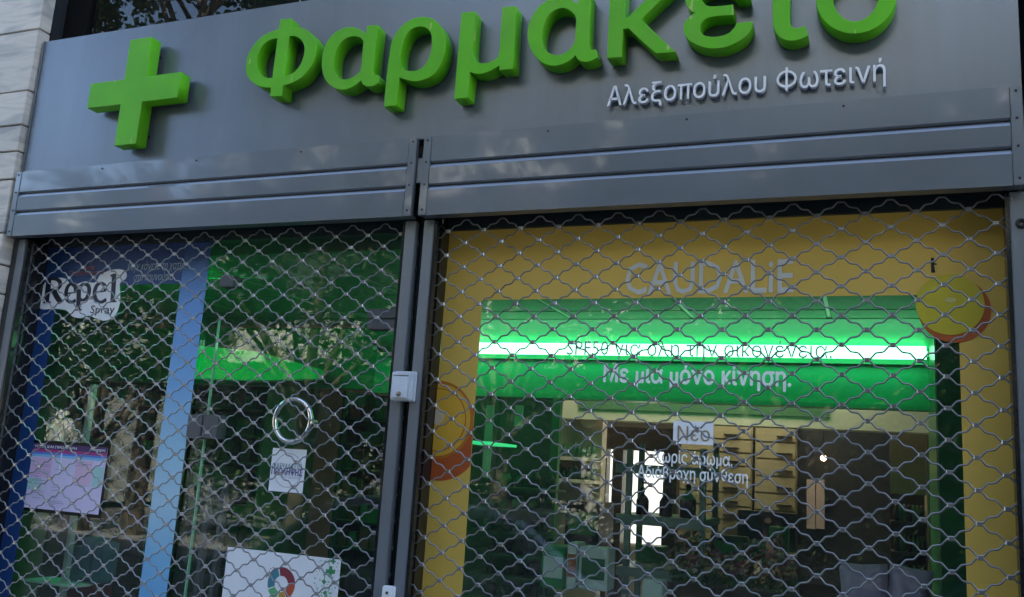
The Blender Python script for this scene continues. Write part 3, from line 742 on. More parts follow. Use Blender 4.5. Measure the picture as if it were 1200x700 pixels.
# door: glass leaf, transom, patch fittings, ring handle
dr = thing('glass_door', 'frameless glass shop door with a steel ring handle behind the left grille', 'door', ((XDL + XDR) / 2, GY, 0))
xe = at(250, 400, GY).x
ztr = at(350, 373, GY).z
box('door_leaf', GLASS, xe + .004, XDR, GY + .012, GY + .022, 0.02, ztr - .003, dr)
box('transom_glass', GLASS, XDL + .002, XDR, GY + .012, GY + .022, ztr + .003, ZH, dr)
box('side_glass', GLASS, XDL + .002, xe, GY + .012, GY + .022, 0.02, ztr - .003, dr)
GEDGE = mat('green_glass_edge', (.25, .55, .35), .15)
box('glass_edge', GEDGE, xe + .0005, xe + .003, GY + .011, GY + .023, 0.02, ztr - .003, dr)
PATCH = mat('dark_grey_fitting', (.10, .105, .12), .4, .4, var=.1, scale=10)
def pf(x0, y0, x1, y1, name='patch_fitting'):
    a, b, c, d = R4(x0, y0, x1, y1, GY - .012)
    return box(name, PATCH, a, b, GY - .012, GY + .035, c, d, dr, bevel=.002)
pf(430, 362, 464, 373); pf(430, 374.5, 464, 386); pf(257, 323, 274, 336); pf(219, 486, 236, 514, 'lock_plate'); pf(237, 486, 255, 514, 'lock_plate')
cx, cz = at(343, 493, GY - .03).x, at(343, 493, GY - .03).z
rr = (at(364, 493, GY - .03).x - at(322, 493, GY - .03).x) / 2
place(MB().tube([(cx + rr * math.cos(2 * PI * k / 40), GY - .03, cz + rr * math.sin(2 * PI * k / 40)) for k in range(40)], .0085, 12, close=True).build('ring_handle', CHROME, dr), dr)
for sg in (-1, 1): place(MB().lathe([(.006, 0), (.006, .035)], cx + sg * rr, GY - .03, cz, 10, 'y').build('handle_post', CHROME, dr), dr)
for x in (241, 259):
    p, q = at(x + 3, 560, GY + .06), at(x - 7, 700, GY + .06)
    xm = (p.x + q.x) / 2
    box('pull_bar', PATCH, xm - .011, xm + .011, GY + .05, GY + .075, .4, p.z, dr, bevel=.003)

# printed notices
t = thing('door_notice', 'small white square notice with purple print under the ring handle', 'notice', tuple(at(336, 577, GY)))
a, b, c, d = R4(317, 526, 357, 577, GY - .001)
box('sheet', PAPER, a, b, GY - .001, GY + .0, c, d, t)
VIO = mat('violet_print', (.10, .07, .24), .6); TEA = mat('teal_grey_print', (.20, .30, .33), .6); LG = mat('light_grey_print', (.48, .49, .52), .6)
text_px('printed_line', 'ΦΑΡΜΑΚΕΙΟ', TEA, 319, 543, 354, 550, GY - .002, parent=t)
text_px('printed_line', 'ΠΡΟΛΗΨΗΣ', VIO, 318, 549, 354, 557, GY - .002, parent=t, bold=.0012)
text_px('printed_line', 'και υγείας', LG, 329, 558, 352, 562, GY - .002, parent=t)
cx, cz, rn = (a + b) / 2 + .003, (c + d) / 2, (b - a) * .42
plate('printed_ring', LG, [disc_pts(cx, cz, rn, 40), disc_pts(cx, cz, rn * .95, 40)], GY - .0018, .0004, t)

t = thing('logo_poster', 'large white poster with a ring of coloured blocks and green crosses low on the door', 'poster', tuple(at(330, 700, GY)))
pa = at(267, 642, GY); pb = at(400, 655, GY)
x0, x1, z1 = pa.x, pb.x, (pa.z + pb.z) / 2
box('sheet', PAPER, x0, x1, GY - .001, GY + .0, z1 - .34, z1, t)
lx, lz = at(330, 683, GY).x, at(330, 683, GY).z - .004
PC = {k: mat('print_' + k, v, .6) for k, v in dict(crimson=(.25, .03, .05), teal=(.06, .22, .28), leaf=(.12, .42, .16), vermilion=(.50, .08, .03), ochre=(.50, .28, .05), bottle=(.04, .26, .10)).items()}
R1 = .052
def arc(a0, a1, r0, r1, n=8):
    return [(lx + r1 * math.cos(a0 + (a1 - a0) * k / n), lz + r1 * math.sin(a0 + (a1 - a0) * k / n)) for k in range(n + 1)] + [(lx + r0 * math.cos(a1 + (a0 - a1) * k / n), lz + r0 * math.sin(a1 + (a0 - a1) * k / n)) for k in range(n + 1)]
D2 = math.radians
for nm, a0, a1 in (('crimson', 10, 105), ('teal', 112, 200), ('leaf', 205, 255), ('ochre', 262, 300), ('vermilion', 303, 366)):
    plate('printed_arc', PC[nm], [arc(D2(a0), D2(a1), R1 * .48, R1)], GY - .0018, .0005, t)
for k in range(5):
    q = D2(128 + 9 * k); plate('printed_dot', PC['crimson'], [disc_pts(lx + R1 * (1.15 + .05 * (k % 2)) * math.cos(q), lz + R1 * (1.15 + .05 * (k % 2)) * math.sin(q), .0022, 10)], GY - .0018, .0005, t)
def crossp(cx, cz, s): w_ = s * .36; return [(cx - w_, cz + s), (cx + w_, cz + s), (cx + w_, cz + w_), (cx + s, cz + w_), (cx + s, cz - w_), (cx + w_, cz - w_), (cx + w_, cz - s), (cx - w_, cz - s), (cx - w_, cz - w_), (cx - s, cz - w_), (cx - s, cz + w_), (cx - w_, cz + w_)]
for (px, py, s) in ((387.5, 670, .0165), (380, 682, .008), (391, 658, .008), (381, 695, .007)) : 
    p = at(px, py, GY); plate('printed_cross', PC['bottle'], [crossp(p.x, p.z, s)], GY - .0018, .0005, t)
b = MB(); rg = random.Random(3)
for k in range(110):
    px, py = rg.gauss(384, 6.5), rg.uniform(656, 705); p = at(px, py, GY); s = rg.uniform(.0009, .0024)
    if x0 < p.x < x1 - .004 and p.z < z1 - .003: b.box(p.x - s, p.x + s, GY - .0016, GY - .0012, p.z - s, p.z + s)
place(tag(b.build('printed_specks', PC['leaf'], t), kind='stuff'), t)

t = thing('health_leaflet', 'lilac leaflet with a purple header taped to the lower left window', 'leaflet', tuple(at(76, 600, GY)))
pa, pb, pc = at(38, 520, GY), at(128, 526, GY), at(28, 597, GY)
x0, x1, z0, z1 = (pa.x + pc.x) / 2, (pb.x + at(114, 602, GY).x) / 2, at(72, 599, GY).z, at(82, 522, GY).z
yy = GY - .001
box('sheet', mat('lilac_paper', (.66, .58, .78), .6, 0, var=.03, scale=8), x0, x1, yy, yy + .0009, z0, z1, t)
box('backing', SCREW, x0 - .006, x1 + .012, yy + .0010, yy + .0030, z0 - .012, z1 + .012, t)
H = z1 - z0
def band(nm, col, f0, f1, g0=0, g1=1, yo=.0006): return box('printed_band', mat(nm, col, .6), x0 + (x1 - x0) * g0, x0 + (x1 - x0) * g1, yy - yo, yy - .00005, z1 - H * f1, z1 - H * f0, t)
band('p_purple', (.07, .025, .12), 0, .085); band('p_magenta', (.40, .03, .18), .085, .13); band('p_blue', (.10, .20, .60), .13, .165); band('p_sky', (.22, .48, .75), .165, .205)
band('p_pink', (.66, .44, .66), .22, .52, .03, .30); band('p_pink2', (.68, .46, .62), .22, .60, .62, .84); band('p_mint', (.38, .60, .58), .54, .72, .005, .20); band('p_mint', (.38, .60, .58), .30, .60, .86, .99)
band('p_white', (.78, .75, .85), .13, .42, .405, .42, .0012)
text_in('printed_line', 'ΥΓΕΙΑ ΚΑΙ ΠΡΟΛΗΨΗ', WPR, x0 + .01, x0 + (x1 - x0) * .6, z1 - H * .065, z1 - H * .025, yy - .0016, parent=t)
text_in('printed_line', 'έλεγχος', WPR, x0 + (x1 - x0) * .78, x1 - .008, z1 - H * .07, z1 - H * .02, yy - .0016, parent=t)
b = MB(); rg = random.Random(5)
for i in range(26):
    gx, gz = x0 + (x1 - x0) * (rg.choice((.05, .33, .6)) + rg.uniform(0, .05)), z1 - H * (.25 + .7 * (i / 26))
    b.box(gx, gx + (x1 - x0) * rg.uniform(.06, .22), yy - .0014, yy - .0010, gz, gz + .0018)
place(tag(b.build('printed_text_lines', mat('p_textgrey', (.30, .26, .42), .6), t), kind='stuff'), t)

# ================================================================== UPPER WINDOW
t = thing('upper_window', 'dark reflecting window above the fascia, leaves mirrored in it', 'window', (-1.4, .06, ZT))
UY = .075
MATT = mat('matt_black_frame', (.004, .004, .004), .9, spec=.1)
box('glass', GLASSUP, -2.93, -1.912, UY, UY + .01, ZT - .02, 4.3, t)
box('glass', GLASSUP, -1.906, .5, UY, UY + .01, ZT - .02, 4.3, t)
box('glass_joint', mat('joint_grey', (.2, .2, .2), .5), -1.912, -1.906, UY - .002, UY + .012, ZT - .02, 4.3, t)
box('frame', MATT, XL - .015, -2.93, 0.062, UY + .03, ZT - .02, 4.3, t)
box('frame', BLACK, XL, 1.9, 0.0, UY + .03, 4.301, 4.349, t)
box('inner_wall', mat('dark_room', (.02, .025, .022), .8), -3.0, .6, .5, .55, ZT - .3, 4.34, t)

# ================================================================== SHOP INTERIOR
BY = 2.0
ZC = 2.34
box('shop_floor', FLOORI, -6, 1.9, GY + .3, 6.6, -.02, .35)['kind'] = 'structure'
o = box('shop_wall', mat('green_side_wall', (.05, .36, .14), .5, 0, var=.2, scale=2), -6.2, -6.0, .32, 7, 0, 3.2); o['kind'] = 'structure'
o = box('shop_wall', CREAM, -6.2, 2.2, 6.6, 6.8, 0, 3.2); o['kind'] = 'structure'
o = box('shop_wall', DKGREEN, 1.9, 2.1, .32, 7, 0, 3.2); o['kind'] = 'structure'
o = box('shop_ceiling', CREAM, -6.2, 2.2, BY + .1, 7, 2.62, 3.2); o['kind'] = 'structure'
# suspended ceiling over the display zone: single tiles in rails
t = thing('tiled_ceiling', 'green-lit suspended tile ceiling just inside the windows', 'ceiling', (-1.5, .3, ZC))
TX, TY = .60, .42
c0 = None
for i in range(-9, 6):
    for j in range(0, 5):
        x, y = i * TX - .25 - .5, GY + .17 + j * TY
        if y > BY - .1: continue
        if c0 is None:
            c0 = box('ceiling_tile', TILE, x, x + TX - .016, y, min(y + TY - .016, BY), ZC, ZC + .03, t, bevel=.003); o = c0
        else:
            o = c0.copy(); C.objects.link(o); o.parent = t; o.location = Vector((x + (TX - .016) / 2, y + (TY - .016) / 2, ZC)) - t.location
for i in range(-9, 7): box('ceiling_rail', TBAR, i * TX - .75 - .015, i * TX - .75 - .001, GY + .17, BY, ZC + .004, ZC + .02, t)
box('ceiling_void', BLACK, -5.9, 1.88, GY + .16, BY + .1, ZC + .035, ZC + .06, t)
# bulkhead with the cove tube
bx0, bx1 = at(441, 420, BY).x, at(1090, 430, BY).x
bz0, bz1 = at(825, 473, BY).z, ZC
t = thing('lit_bulkhead', 'bright green horizontal bulkhead washed by a fluorescent tube behind the right window', 'bulkhead', ((bx0 + bx1) / 2, BY, bz0))
box('panel', GWALL, bx0, bx1, BY, BY + .08, bz0, bz1 - .001, t)
box('bottom_trim', GWALL, bx0, bx1, BY - .02, BY - .0005, bz0 - .0, bz0 + .02, t)
t = thing('fluorescent_tube', 'long glowing green-white fluorescent tube along the bulkhead', 'lamp', ((bx0 + bx1) / 2, BY - .1, bz0))
TUBEM = emis('green_tube_glow', (.32, 1.0, .56), .72)
tz = (at(825, 411, BY - .09).z); 
ty = BY - .09
b = MB().tube([(at(478, 420, ty).x, ty, tz), (bx1 - .02, ty, tz)], .030, 20)
place(b.build('tube', TUBEM, t), t)
cv = [(BY - .03, tz - .045), (BY - .03, tz + .04), (BY - .04, ZC - .14), (BY - .09, ZC - .06), (BY - .17, ZC - .018), (BY - .26, ZC - .003)]
b = MB(); nn_ = len(cv); b.add([(x, y, z) for x in (bx0, bx1) for y, z in cv], [(i, i + 1, nn_ + i + 1, nn_ + i) for i in range(nn_ - 1)], 0, True)
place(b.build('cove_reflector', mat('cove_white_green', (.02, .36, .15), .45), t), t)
for k in range(4):
    x = bx0 + .02 + (bx1 - bx0 - .04) * k / 3
    box('tube_holder', WPLAST, x - .01, x + .01, ty + .026, BY - .031, tz - .012, tz + .012, t)
# green pillars left and right of the opening
px0, px1 = at(1092, 560, 1.95).x, at(1130, 560, 1.95).x
t = thing('green_pillar', 'green lacquered pillar at the right end of the bulkhead', 'pillar', ((px0 + px1) / 2, 1.9, .35))
box('shaft', GDARK, px0, px1 + .6, BY - .5, BY + .1, .35, ZC - .002, t)
box('edge_trim', GEDGE, px0 - .006, px0 - .0005, BY - .5, BY - .48, .35, ZC - .004, t)
qx0, qx1 = at(556, 580, BY).x, at(650, 580, BY).x
t = thing('green_wall_panel', 'dark green wall panel left of the cream doorway', 'wall panel', ((qx0 + qx1) / 2, BY, .35))
for k in range(3):
    a, b = qx0 - .55 + (qx1 - qx0 + .55) * k / 3, qx0 - .55 + (qx1 - qx0 + .55) * (k + 1) / 3
    box('panel', DKGREEN, a + .002, b - .002, BY + .0, BY + .06, .35, bz0 - .002, t)
box('edge_post', GDARK, qx1 - .03, qx1 + .012, BY - .02, BY - .001, .35, bz0 - .002, t)
# side bulkhead along the left wall (slopes away)
t = thing('green_wall_panel', 'green wall band under the ceiling behind the slanting light box', 'wall panel', (-4.2, BY, bz0))
for k in range(5):
    a, b = -5.98 + (bx0 + 5.98) * k / 5, -5.98 + (bx0 + 5.98) * (k + 1) / 5
    box('panel', mat('mid_green_panel', (.012, .26, .10), .35, 0, var=.15, scale=3), a + .002, b - .002, BY + .005, BY + .07, bz0 + .02, ZC - .002, t)
t = thing('side_bulkhead', 'green sloping side bulkhead seen through the glass door', 'bulkhead', (-4.2, 1.2, 1.9))
p0, p1 = at(205, 405, 1.2), at(440, 418, 2.6)
b = MB()
A = [at(212, 403, 1.4), at(300, 412, 1.62), at(372, 432, 1.80)]; Bq = [at(212, 443, 1.4), at(300, 446, 1.62), at(372, 444, 1.80)]
for i in range(2):
    a0, a1, b0, b1 = A[i], A[i + 1], Bq[i], Bq[i + 1]
    n_ = Vector((.0, .06, .0))
    b.add([a0, a1, b1, b0, a0 + n_, a1 + n_, b1 + n_, b0 + n_], [(0, 1, 2, 3), (4, 5, 6, 7), (0, 1, 5, 4), (3, 2, 6, 7), (0, 3, 7, 4), (1, 2, 6, 5)])
place(b.build('glowing_face', emis('bulkhead_own_glow', (.01, 1.0, .30), .003), t), t)  # bulkhead face given a faint glow of its own in place of cove light

t = thing('fluorescent_tube', 'green fluorescent tube hung close behind the blue border of the left window', 'lamp', (-2.95, .45, 2.31))  # unseen tube added to light the left ceiling, hidden by the blue film
place(MB().tube([(-3.4, .45, 2.31), (-2.62, .45, 2.31)], .015, 12).build('tube', emis('hidden_green_glow', (.02, 1.0, .30), 5), t), t)
for x in (-3.38, -2.57): place(MB().tube([(x, .45, 2.32), (x, .45, 2.34)], .003, 6).build('hanger', SCREW, t), t)

# back room seen through the opening ---------------------------------------------------
t = thing('added_ceiling_light', 'flat white lit ceiling panel in the rear room', 'lamp', (-.8, 3.6, 2.6))
box('added_glow_panel', emis('warm_white_glow', (1.0, .93, .78), 1.35), -1.5, -.2, 3.3, 3.9, 2.595, 2.615, t)  # unseen panel added above to light the rear room
t = thing('added_ceiling_light', 'flat lit ceiling panel just behind the green bulkhead', 'lamp', (-.9, 2.3, 2.6))
box('added_glow_panel', MATS['warm_white_glow'], -1.7, -.1, 2.15, 2.45, 2.595, 2.615, t)  # second added panel, hidden by the bulkhead; lights lintel and shelf wall
# cream lintel and left cream wall with shelves
a, b, c, d = R4(655, 478, 1095, 499, 2.6)
t = thing('lintel', 'cream lintel band over the opening to the rear room', 'beam', ((a + b) / 2, 2.6, c))
box('beam', CREAM, a, b, 2.6, 2.75, c, 2.615, t); box('vent_strip', mat('vent_green', (.10, .2, .10), .4), a + .12, b - .5, 2.59, 2.599, c + .06, c + .12, t)
a, b, c, d = R4(652, 500, 702, 700, 2.8)
t = thing('shelf_wall', 'cream wall piece with two shelves of green bottles', 'wall', ((a + b) / 2, 2.8, .35))
box('wall', CREAM, a - .25, b, 2.8, 2.9, .35, 2.5, t)
for yy_ in (536, 562):
    q = R4(652, yy_, 700, yy_ + 4, 2.65)
    box('shelf', CREAM, q[0] - .1, q[1], 2.6, 2.799, q[2], q[3], t)
    for k in range(9):
        x = q[0] - .02 + k * (q[1] - q[0]) / 8.5; h = random.uniform(.06, .1)
        o = MB().lathe([(.0001, 0), (.018, 0), (.018, h * .65), (.007, h * .8), (.007, h), (.0001, h)], 0, 0, 0, 10).build('green_bottle', DKGREEN)
        o.location = (x, 2.68, q[3]); tag(o, 'small dark green bottle, %s from the left on the %s cream wall shelf' % (ORD[k + 1], 'upper' if yy_ == 536 else 'lower'), 'bottle', 'green bottles on the %s wall shelf' % ('upper' if yy_ == 536 else 'lower'))
p = at(690, 492, 2.7)
t = thing('globe_lamp', 'round cream globe wall lamp above the bottle shelves', 'lamp', tuple(p))
place(MB().lathe([(.0001, -.05), (.025, -.043), (.043, -.025), (.05, 0), (.043, .025), (.025, .043), (.0001, .05)], p.x, p.y, p.z, 20).build('globe', CREAM, t), t)
place(MB().lathe([(.01, 0), (.01, .09)], p.x, p.y, p.z, 8, 'y').build('arm', CHROME, t), t)
# dark timber doorway with bright daylit panes behind
a, b, c, d = R4(699, 501, 795, 528, 3.2)
t = thing('timber_door_frame', 'dark brown timber door frame in front of bright rear windows', 'door frame', ((a + b) / 2, 3.2, .35))
box('header', DKWOOD, a, b, 3.2, 3.3, c, d, t)
for x0_, x1_ in ((699, 709), (716, 728), (776, 792)):
    q = R4(x0_, 528, x1_, 640, 3.2); box('upright', DKWOOD, q[0], q[1], 3.205, 3.295, .35, c, t)
GLOW = emis('daylit_pane', (1.0, .92, .84), .24)
for lab, (x0_, y0_, x1_, y1_), Y in (('tall narrow bright pane left of the door post', (706, 526, 726, 600), 3.6), ('bright square pane above the shelf rack', (722, 526, 782, 610), 3.62), ('low bright pane beneath the rack shelf', (736, 615, 780, 638), 3.5)):
    q = R4(x0_, y0_, x1_, y1_, Y); t = thing('lit_window', lab, 'window', ((q[0] + q[1]) / 2, Y, q[2]))
    box('pane', GLOW, q[0], q[1], Y, Y + .01, q[2], q[3], t); box('frame', CREAM, q[0] - .03, q[1] + .03, Y + .011, Y + .03, q[2] - .03, q[3] + .03, t)
# drawer cabinets
def drawers(label, x0_, x1_, Y, rows=7):
    q = R4(x0_, 499, x1_, 640, Y)
    t = thing('drawer_cabinet', label, 'cabinet', ((q[0] + q[1]) / 2, Y, .35))
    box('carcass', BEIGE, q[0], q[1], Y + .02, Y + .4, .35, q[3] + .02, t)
    h = (q[3] - q[2]) / rows
    for k in range(rows + 3):
        z0 = q[3] - (k + 1) * h
        if z0 < .4: break
        dd = box('drawer', BEIGE, q[0] + .006, q[1] - .006, Y, Y + .019, z0 + .004, z0 + h - .004, t, bevel=.003)
        hx = q[1] - (q[1] - q[0]) * .28
        o = MB().box(hx - .05 - dd.location.x - t.location.x, hx + .05 - dd.location.x - t.location.x, -.035, -.0097, h * .30, h * .36).build('handle', SCREW, dd)
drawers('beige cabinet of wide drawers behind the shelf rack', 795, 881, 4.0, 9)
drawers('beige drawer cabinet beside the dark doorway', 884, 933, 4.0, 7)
a, b, c, d = R4(935, 500, 1045, 640, 4.1)
t = thing('dark_doorway', 'dark open doorway right of the drawers', 'doorway', ((a + b) / 2, 4.1, .35))
box('opening', mat('doorway_shade', (.006, .007, .006), .6), a, b, 4.1, 4.2, .35, d + .02, t)  # near-black board stands in for the shade inside the doorway
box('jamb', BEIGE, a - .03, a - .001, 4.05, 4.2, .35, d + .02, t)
for k in range(2):
    q = R4(945 + 11 * k, 562, 955 + 11 * k, 620, 4.0); box('curtain_panel', mat('curtain_beige', (.33, .25, .22), .8), q[0], q[1], 4.02, 4.05, q[2], q[3], t)
p = at(965, 537, 3.9)
t = thing('spot_lamp', 'tiny warm spot lamp glowing in the dark doorway', 'lamp', tuple(p))
place(MB().lathe([(.0001, -.02), (.014, -.014), (.02, 0), (.014, .014), (.0001, .02)], p.x, p.y, p.z, 12).build('bulb', emis('warm_bulb', (1, .62, .3), 3), t), t)
place(MB().tube([(p.x, p.y, p.z + .015), (p.x, p.y, 2.6)], .003, 6).build('cord', SCREW, t), t)
a, b, c, d = R4(1043, 500, 1092, 580, 3.0)
t = thing('beige_cupboard', 'tall beige cupboard with an open dark bottle shelf, right of the doorway', 'cupboard', ((a + b) / 2, 3.0, .35))
box('door', BEIGE, a, b - .03, 3.0, 3.03, c, d + .05, t, bevel=.003); box('side', BEIGE, b - .028, b + .03, 2.97, 3.3, .35, d + .05, t)
box('back', mat('plum_board', (.03, .012, .012), .5), a, b, 3.25, 3.3, .35, c, t)
for k in range(4): box('shelf', DKWOOD, a, b - .03, 3.02, 3.24, c - .16 * (k + 1), c - .16 * (k + 1) + .015, t)
for k in range(4):
    for i in range(7):
        o = MB().lathe([(.0001, 0), (.016, 0), (.016, .06), (.007, .075), (.007, .09), (.0001, .09)], 0, 0, 0, 8).build('medicine_bottle', DKGREEN if i % 3 else AMBER)
        o.location = (a + .03 + i * (b - a - .08) / 6, 3.08, c - .16 * (k + 1) + .015)
        tag(o, 'small dark bottle, %s from the left on the %s shelf of the beige cupboard' % (ORD[i + 1], ('top', 'second', 'third', 'lowest')[k]), 'bottle', 'bottles on the %s cupboard shelf' % ('top', 'second', 'third', 'lowest')[k])

# shelf rack just inside the window
RY = .95
t = thing('shelf_rack', 'grey-green metal shelf rack holding pump bottles in the middle of the window', 'rack', (at(785, 620, RY).x, RY, .35))
for x_ in (736, 823): 
    xx = at(x_, 580, RY).x; box('post', STEELG, xx - .011, xx + .011, RY, RY + .02, .35, at(x_, 526, RY).z, t)
for x_ in (750, 838):
    xx = at(x_, 580, RY + .35).x; box('post', STEELG, xx - .011, xx + .011, RY + .35, RY + .37, .35, at(x_, 520, RY + .35).z, t)
for yy_, nm in ((546, 'shelf'), (606, 'shelf'), (668, 'shelf')):
    q = R4(722, yy_, 826, yy_ + 9, RY); box(nm, STEELG, q[0], q[1], RY - .01, RY + .36, q[2], q[3], t, bevel=.003)
    box('shelf_lip', STEELG, q[0] + .002, q[1] - .002, RY - .016, RY - .0105, q[2] - .006, q[3], t)
q = R4(722, 606, 826, 615, RY); zsh = q[3]
for i, (px_, w_, h_, lab) in enumerate(((749, .048, .085, 'plum glass pump bottle, leftmost on the rack shelf'), (777, .050, .085, 'plum glass pump bottle in the middle of the rack shelf'), (803, .060, .105, 'plum glass bottle with green shoulders, right end of the rack shelf'))):
    x_ = at(px_, 600, RY).x; t = thing('pump_bottle', lab, 'bottle', (x_, RY + .05, zsh))
    r = w_ / 2
    MB().lathe([(.0001, 0), (r, .002), (r, h_ * .62), (r * .96, h_ * .66)], 0, 0, 0, 16).build('body', AMBER, t)
    MB().lathe([(r * .96, h_ * .66), (r * .7, h_ * .8), (r * .28, h_ * .9), (r * .28, h_)], 0, 0, 0, 16).build('shoulder', GDARK if i == 2 else AMBER, t)
    MB().lathe([(r * .35, h_), (r * .35, h_ + .015), (r * .12, h_ + .018), (r * .12, h_ + .035), (.0001, h_ + .035)], 0, 0, 0, 12).box(-.004, r * .9, -.004, .004, h_ + .03, h_ + .037).build('pump', SCREW, t)

# goods in the window: individually placed packs and jars
def pack(name, label, cat, px0_, py0_, px1_, py1_, Y, m, depth=.08, top=None, lid=None, rot=0, group=None):
    q = R4(px0_, py0_, px1_, py1_, Y); cx = (q[0] + q[1]) / 2
    t = thing(name, label, cat, (cx, Y, q[2]), group); hw = (q[1] - q[0]) / 2; hh = q[3] - q[2]
    MB().box(-hw, hw, 0, depth, 0, hh).build('carton', m, t, .003, 2)
    if lid: MB().box(-hw * .8, hw * .8, -.0012, -.0002, hh * .25, hh * .75).build('printed_front', lid, t)
    t.rotation_euler.z = rot
    return t
PRG = mat('pack_emerald', (.02, .30, .10), .4, var=.15, scale=10); PRW = mat('pack_white', (.45, .52, .48), .5, var=.08, scale=14)
PRB = mat('pack_teal_blue', (.05, .16, .22), .45, var=.15, scale=18, stretch=(6, 1, 1)); PRR = mat('pack_dark_red', (.13, .025, .03), .5, var=.35, scale=60, stretch=(3, 1, .5))
PRK = mat('pack_black', (.012, .013, .013), .35); PRO = mat('pack_orange', (.32, .09, .03), .5)
pack('product_box', 'black box monitor-like, in front of the right drawer cabinet', 'box', 864, 600, 932, 645, 1.6, PRK, .1)
pack('product_box', 'emerald green pack leaning before the black box', 'box', 901, 618, 924, 655, 1.4, PRG, .06, lid=DKGREEN)
pack('product_box', 'green flat pack left of the emerald pack', 'box', 879, 634, 898, 660, 1.35, PRG, .06, lid=DKGREEN)
pack('product_box', 'wide green pack beneath the rack at the right', 'box', 832, 628, 876, 655, 1.3, DKGREEN, .06, lid=PRG)
pack('product_box', 'dark cabinet block under the cream wall shelves', 'cabinet', 662, 588, 702, 640, 2.4, PRK, .3, lid=GDARK)
pack('product_box', 'pale green carton left of the rack', 'box', 634, 640, 662, 690, .8, GDARK, .12, lid=PRW)
pack('product_box', 'white and orange carton at the window bottom left of the rack', 'box', 664, 636, 676, 690, .78, PRW, .1, lid=PRO)
pack('product_box', 'green printed carton next to the white and orange one', 'box', 678, 642, 712, 692, .76, PRW, .1, lid=DKGREEN)
pack('product_box', 'green carton beneath the lower bright pane', 'box', 746, 640, 778, 662, 1.2, GDARK, .1)
pack('product_box', 'white lidded tub, low between rack posts', 'tub', 752, 680, 776, 705, .7, PRW, .08)
# green vertical panel left with pale strips
for k, (x_, y0_, y1_) in enumerate(((571, 475, 560), (607, 475, 500))):
    q = R4(x_ - 4, y0_, x_ + 5, y1_, 1.7); tag(box('hanging_strip', mat('strip_pale', (.3, .5, .36), .4), q[0], q[1], 1.7, 1.71, q[2], q[3]), ('long pale strip hanging by the left edge of the green panel', 'short pale strip hanging under the bulkhead at left')[k], 'strip')
q = R4(552, 508, 580, 521, 1.4)
t = thing('glowing_shelf', 'small bright green shelf plate at the left edge of the yellow window', 'shelf', ((q[0] + q[1]) / 2, 1.4, q[2]))
MB().box(-.08, .07, -.1, .25, 0, .012).build('plate', emis('green_shelf_glow', (.05, .8, .3), .12), t)  # the plate is no lamp; its brightness is put in as emission
# dark display shelving left of opening, with round jars
jq = [(570 + 17 * i + random.uniform(-3, 3), 560 + 26 * j) for j in range(6) for i in range(5)]
t = thing('jar_shelving', 'dark green shelving with rows of jars left of the rack', 'shelving', (at(600, 620, 1.75).x, 1.75, .35))
for j in range(6):
    q = R4(552, 571 + 26 * j, 648, 574 + 26 * j, 1.75); box('shelf', DKGREEN, q[0], q[1], 1.7, 1.95, q[2], q[3], t)
JM = [DKGREEN, GDARK, mat('jar_grey_green', (.08, .14, .10), .25), mat('jar_dull', (.05, .08, .05), .3)]
for ji, (x_, y_) in enumerate(jq):
    p = at(x_, y_ + 11, 1.75); r = random.uniform(.022, .034)
    o = MB().lathe([(.0001, 0), (r, .002), (r, r * 1.5), (r * .7, r * 1.8), (r * .75, r * 2.1), (.0001, r * 2.1)], 0, 0, 0, 12).build('jar', random.choice(JM))
    o.location = (p.x, 1.80, p.z + .001); tag(o, 'round jar, %s from the left on the %s shelf of the dark green shelving' % (ORD[ji % 5 + 1], ROW[ji // 5]), 'jar', 'jars on the dark green shelving')
# flowers and mixed small goods at the bottom right
t = thing('flower_box', 'box of mauve and red dried flowers along the window bottom', 'flower box', (at(850, 690, .9).x, .9, 1.0))
q = R4(785, 688, 932, 720, .9); place(MB().box(q[0], q[1], .85, 1.1, q[2], q[3]).build('trough', DKWOOD, t), t)
b = MB(); FM = [mat('flower_%d_tone' % i, c_, .8) for i, c_ in enumerate(((.22, .06, .10), (.16, .14, .05), (.30, .24, .26), (.06, .13, .05), (.26, .05, .03)))]
rg = random.Random(11)
for k in range(1500):
    x = rg.uniform(q[0], q[1]); y = rg.uniform(.86, 1.08); hmax = .17 * (.6 + .4 * math.sin(x * 13) ** 2); z = q[3] + rg.uniform(0, 1) ** 1.3 * hmax
    s = rg.uniform(.004, .013); u = Vector((rg.gauss(0, 1), rg.gauss(0, 1), rg.gauss(0, 1))).normalized(); v = u.orthogonal().normalized()
    c_ = Vector((x, y, z)); b.add([c_ + u * s, c_ + v * s, c_ - u * s, c_ - v * s], [(0, 1, 2, 3)], rg.choice((0, 1, 2, 3, 3, 4)) if z > q[3] + .04 else 3)
place(tag(b.build('blossoms', FM, t), kind='stuff'), t)
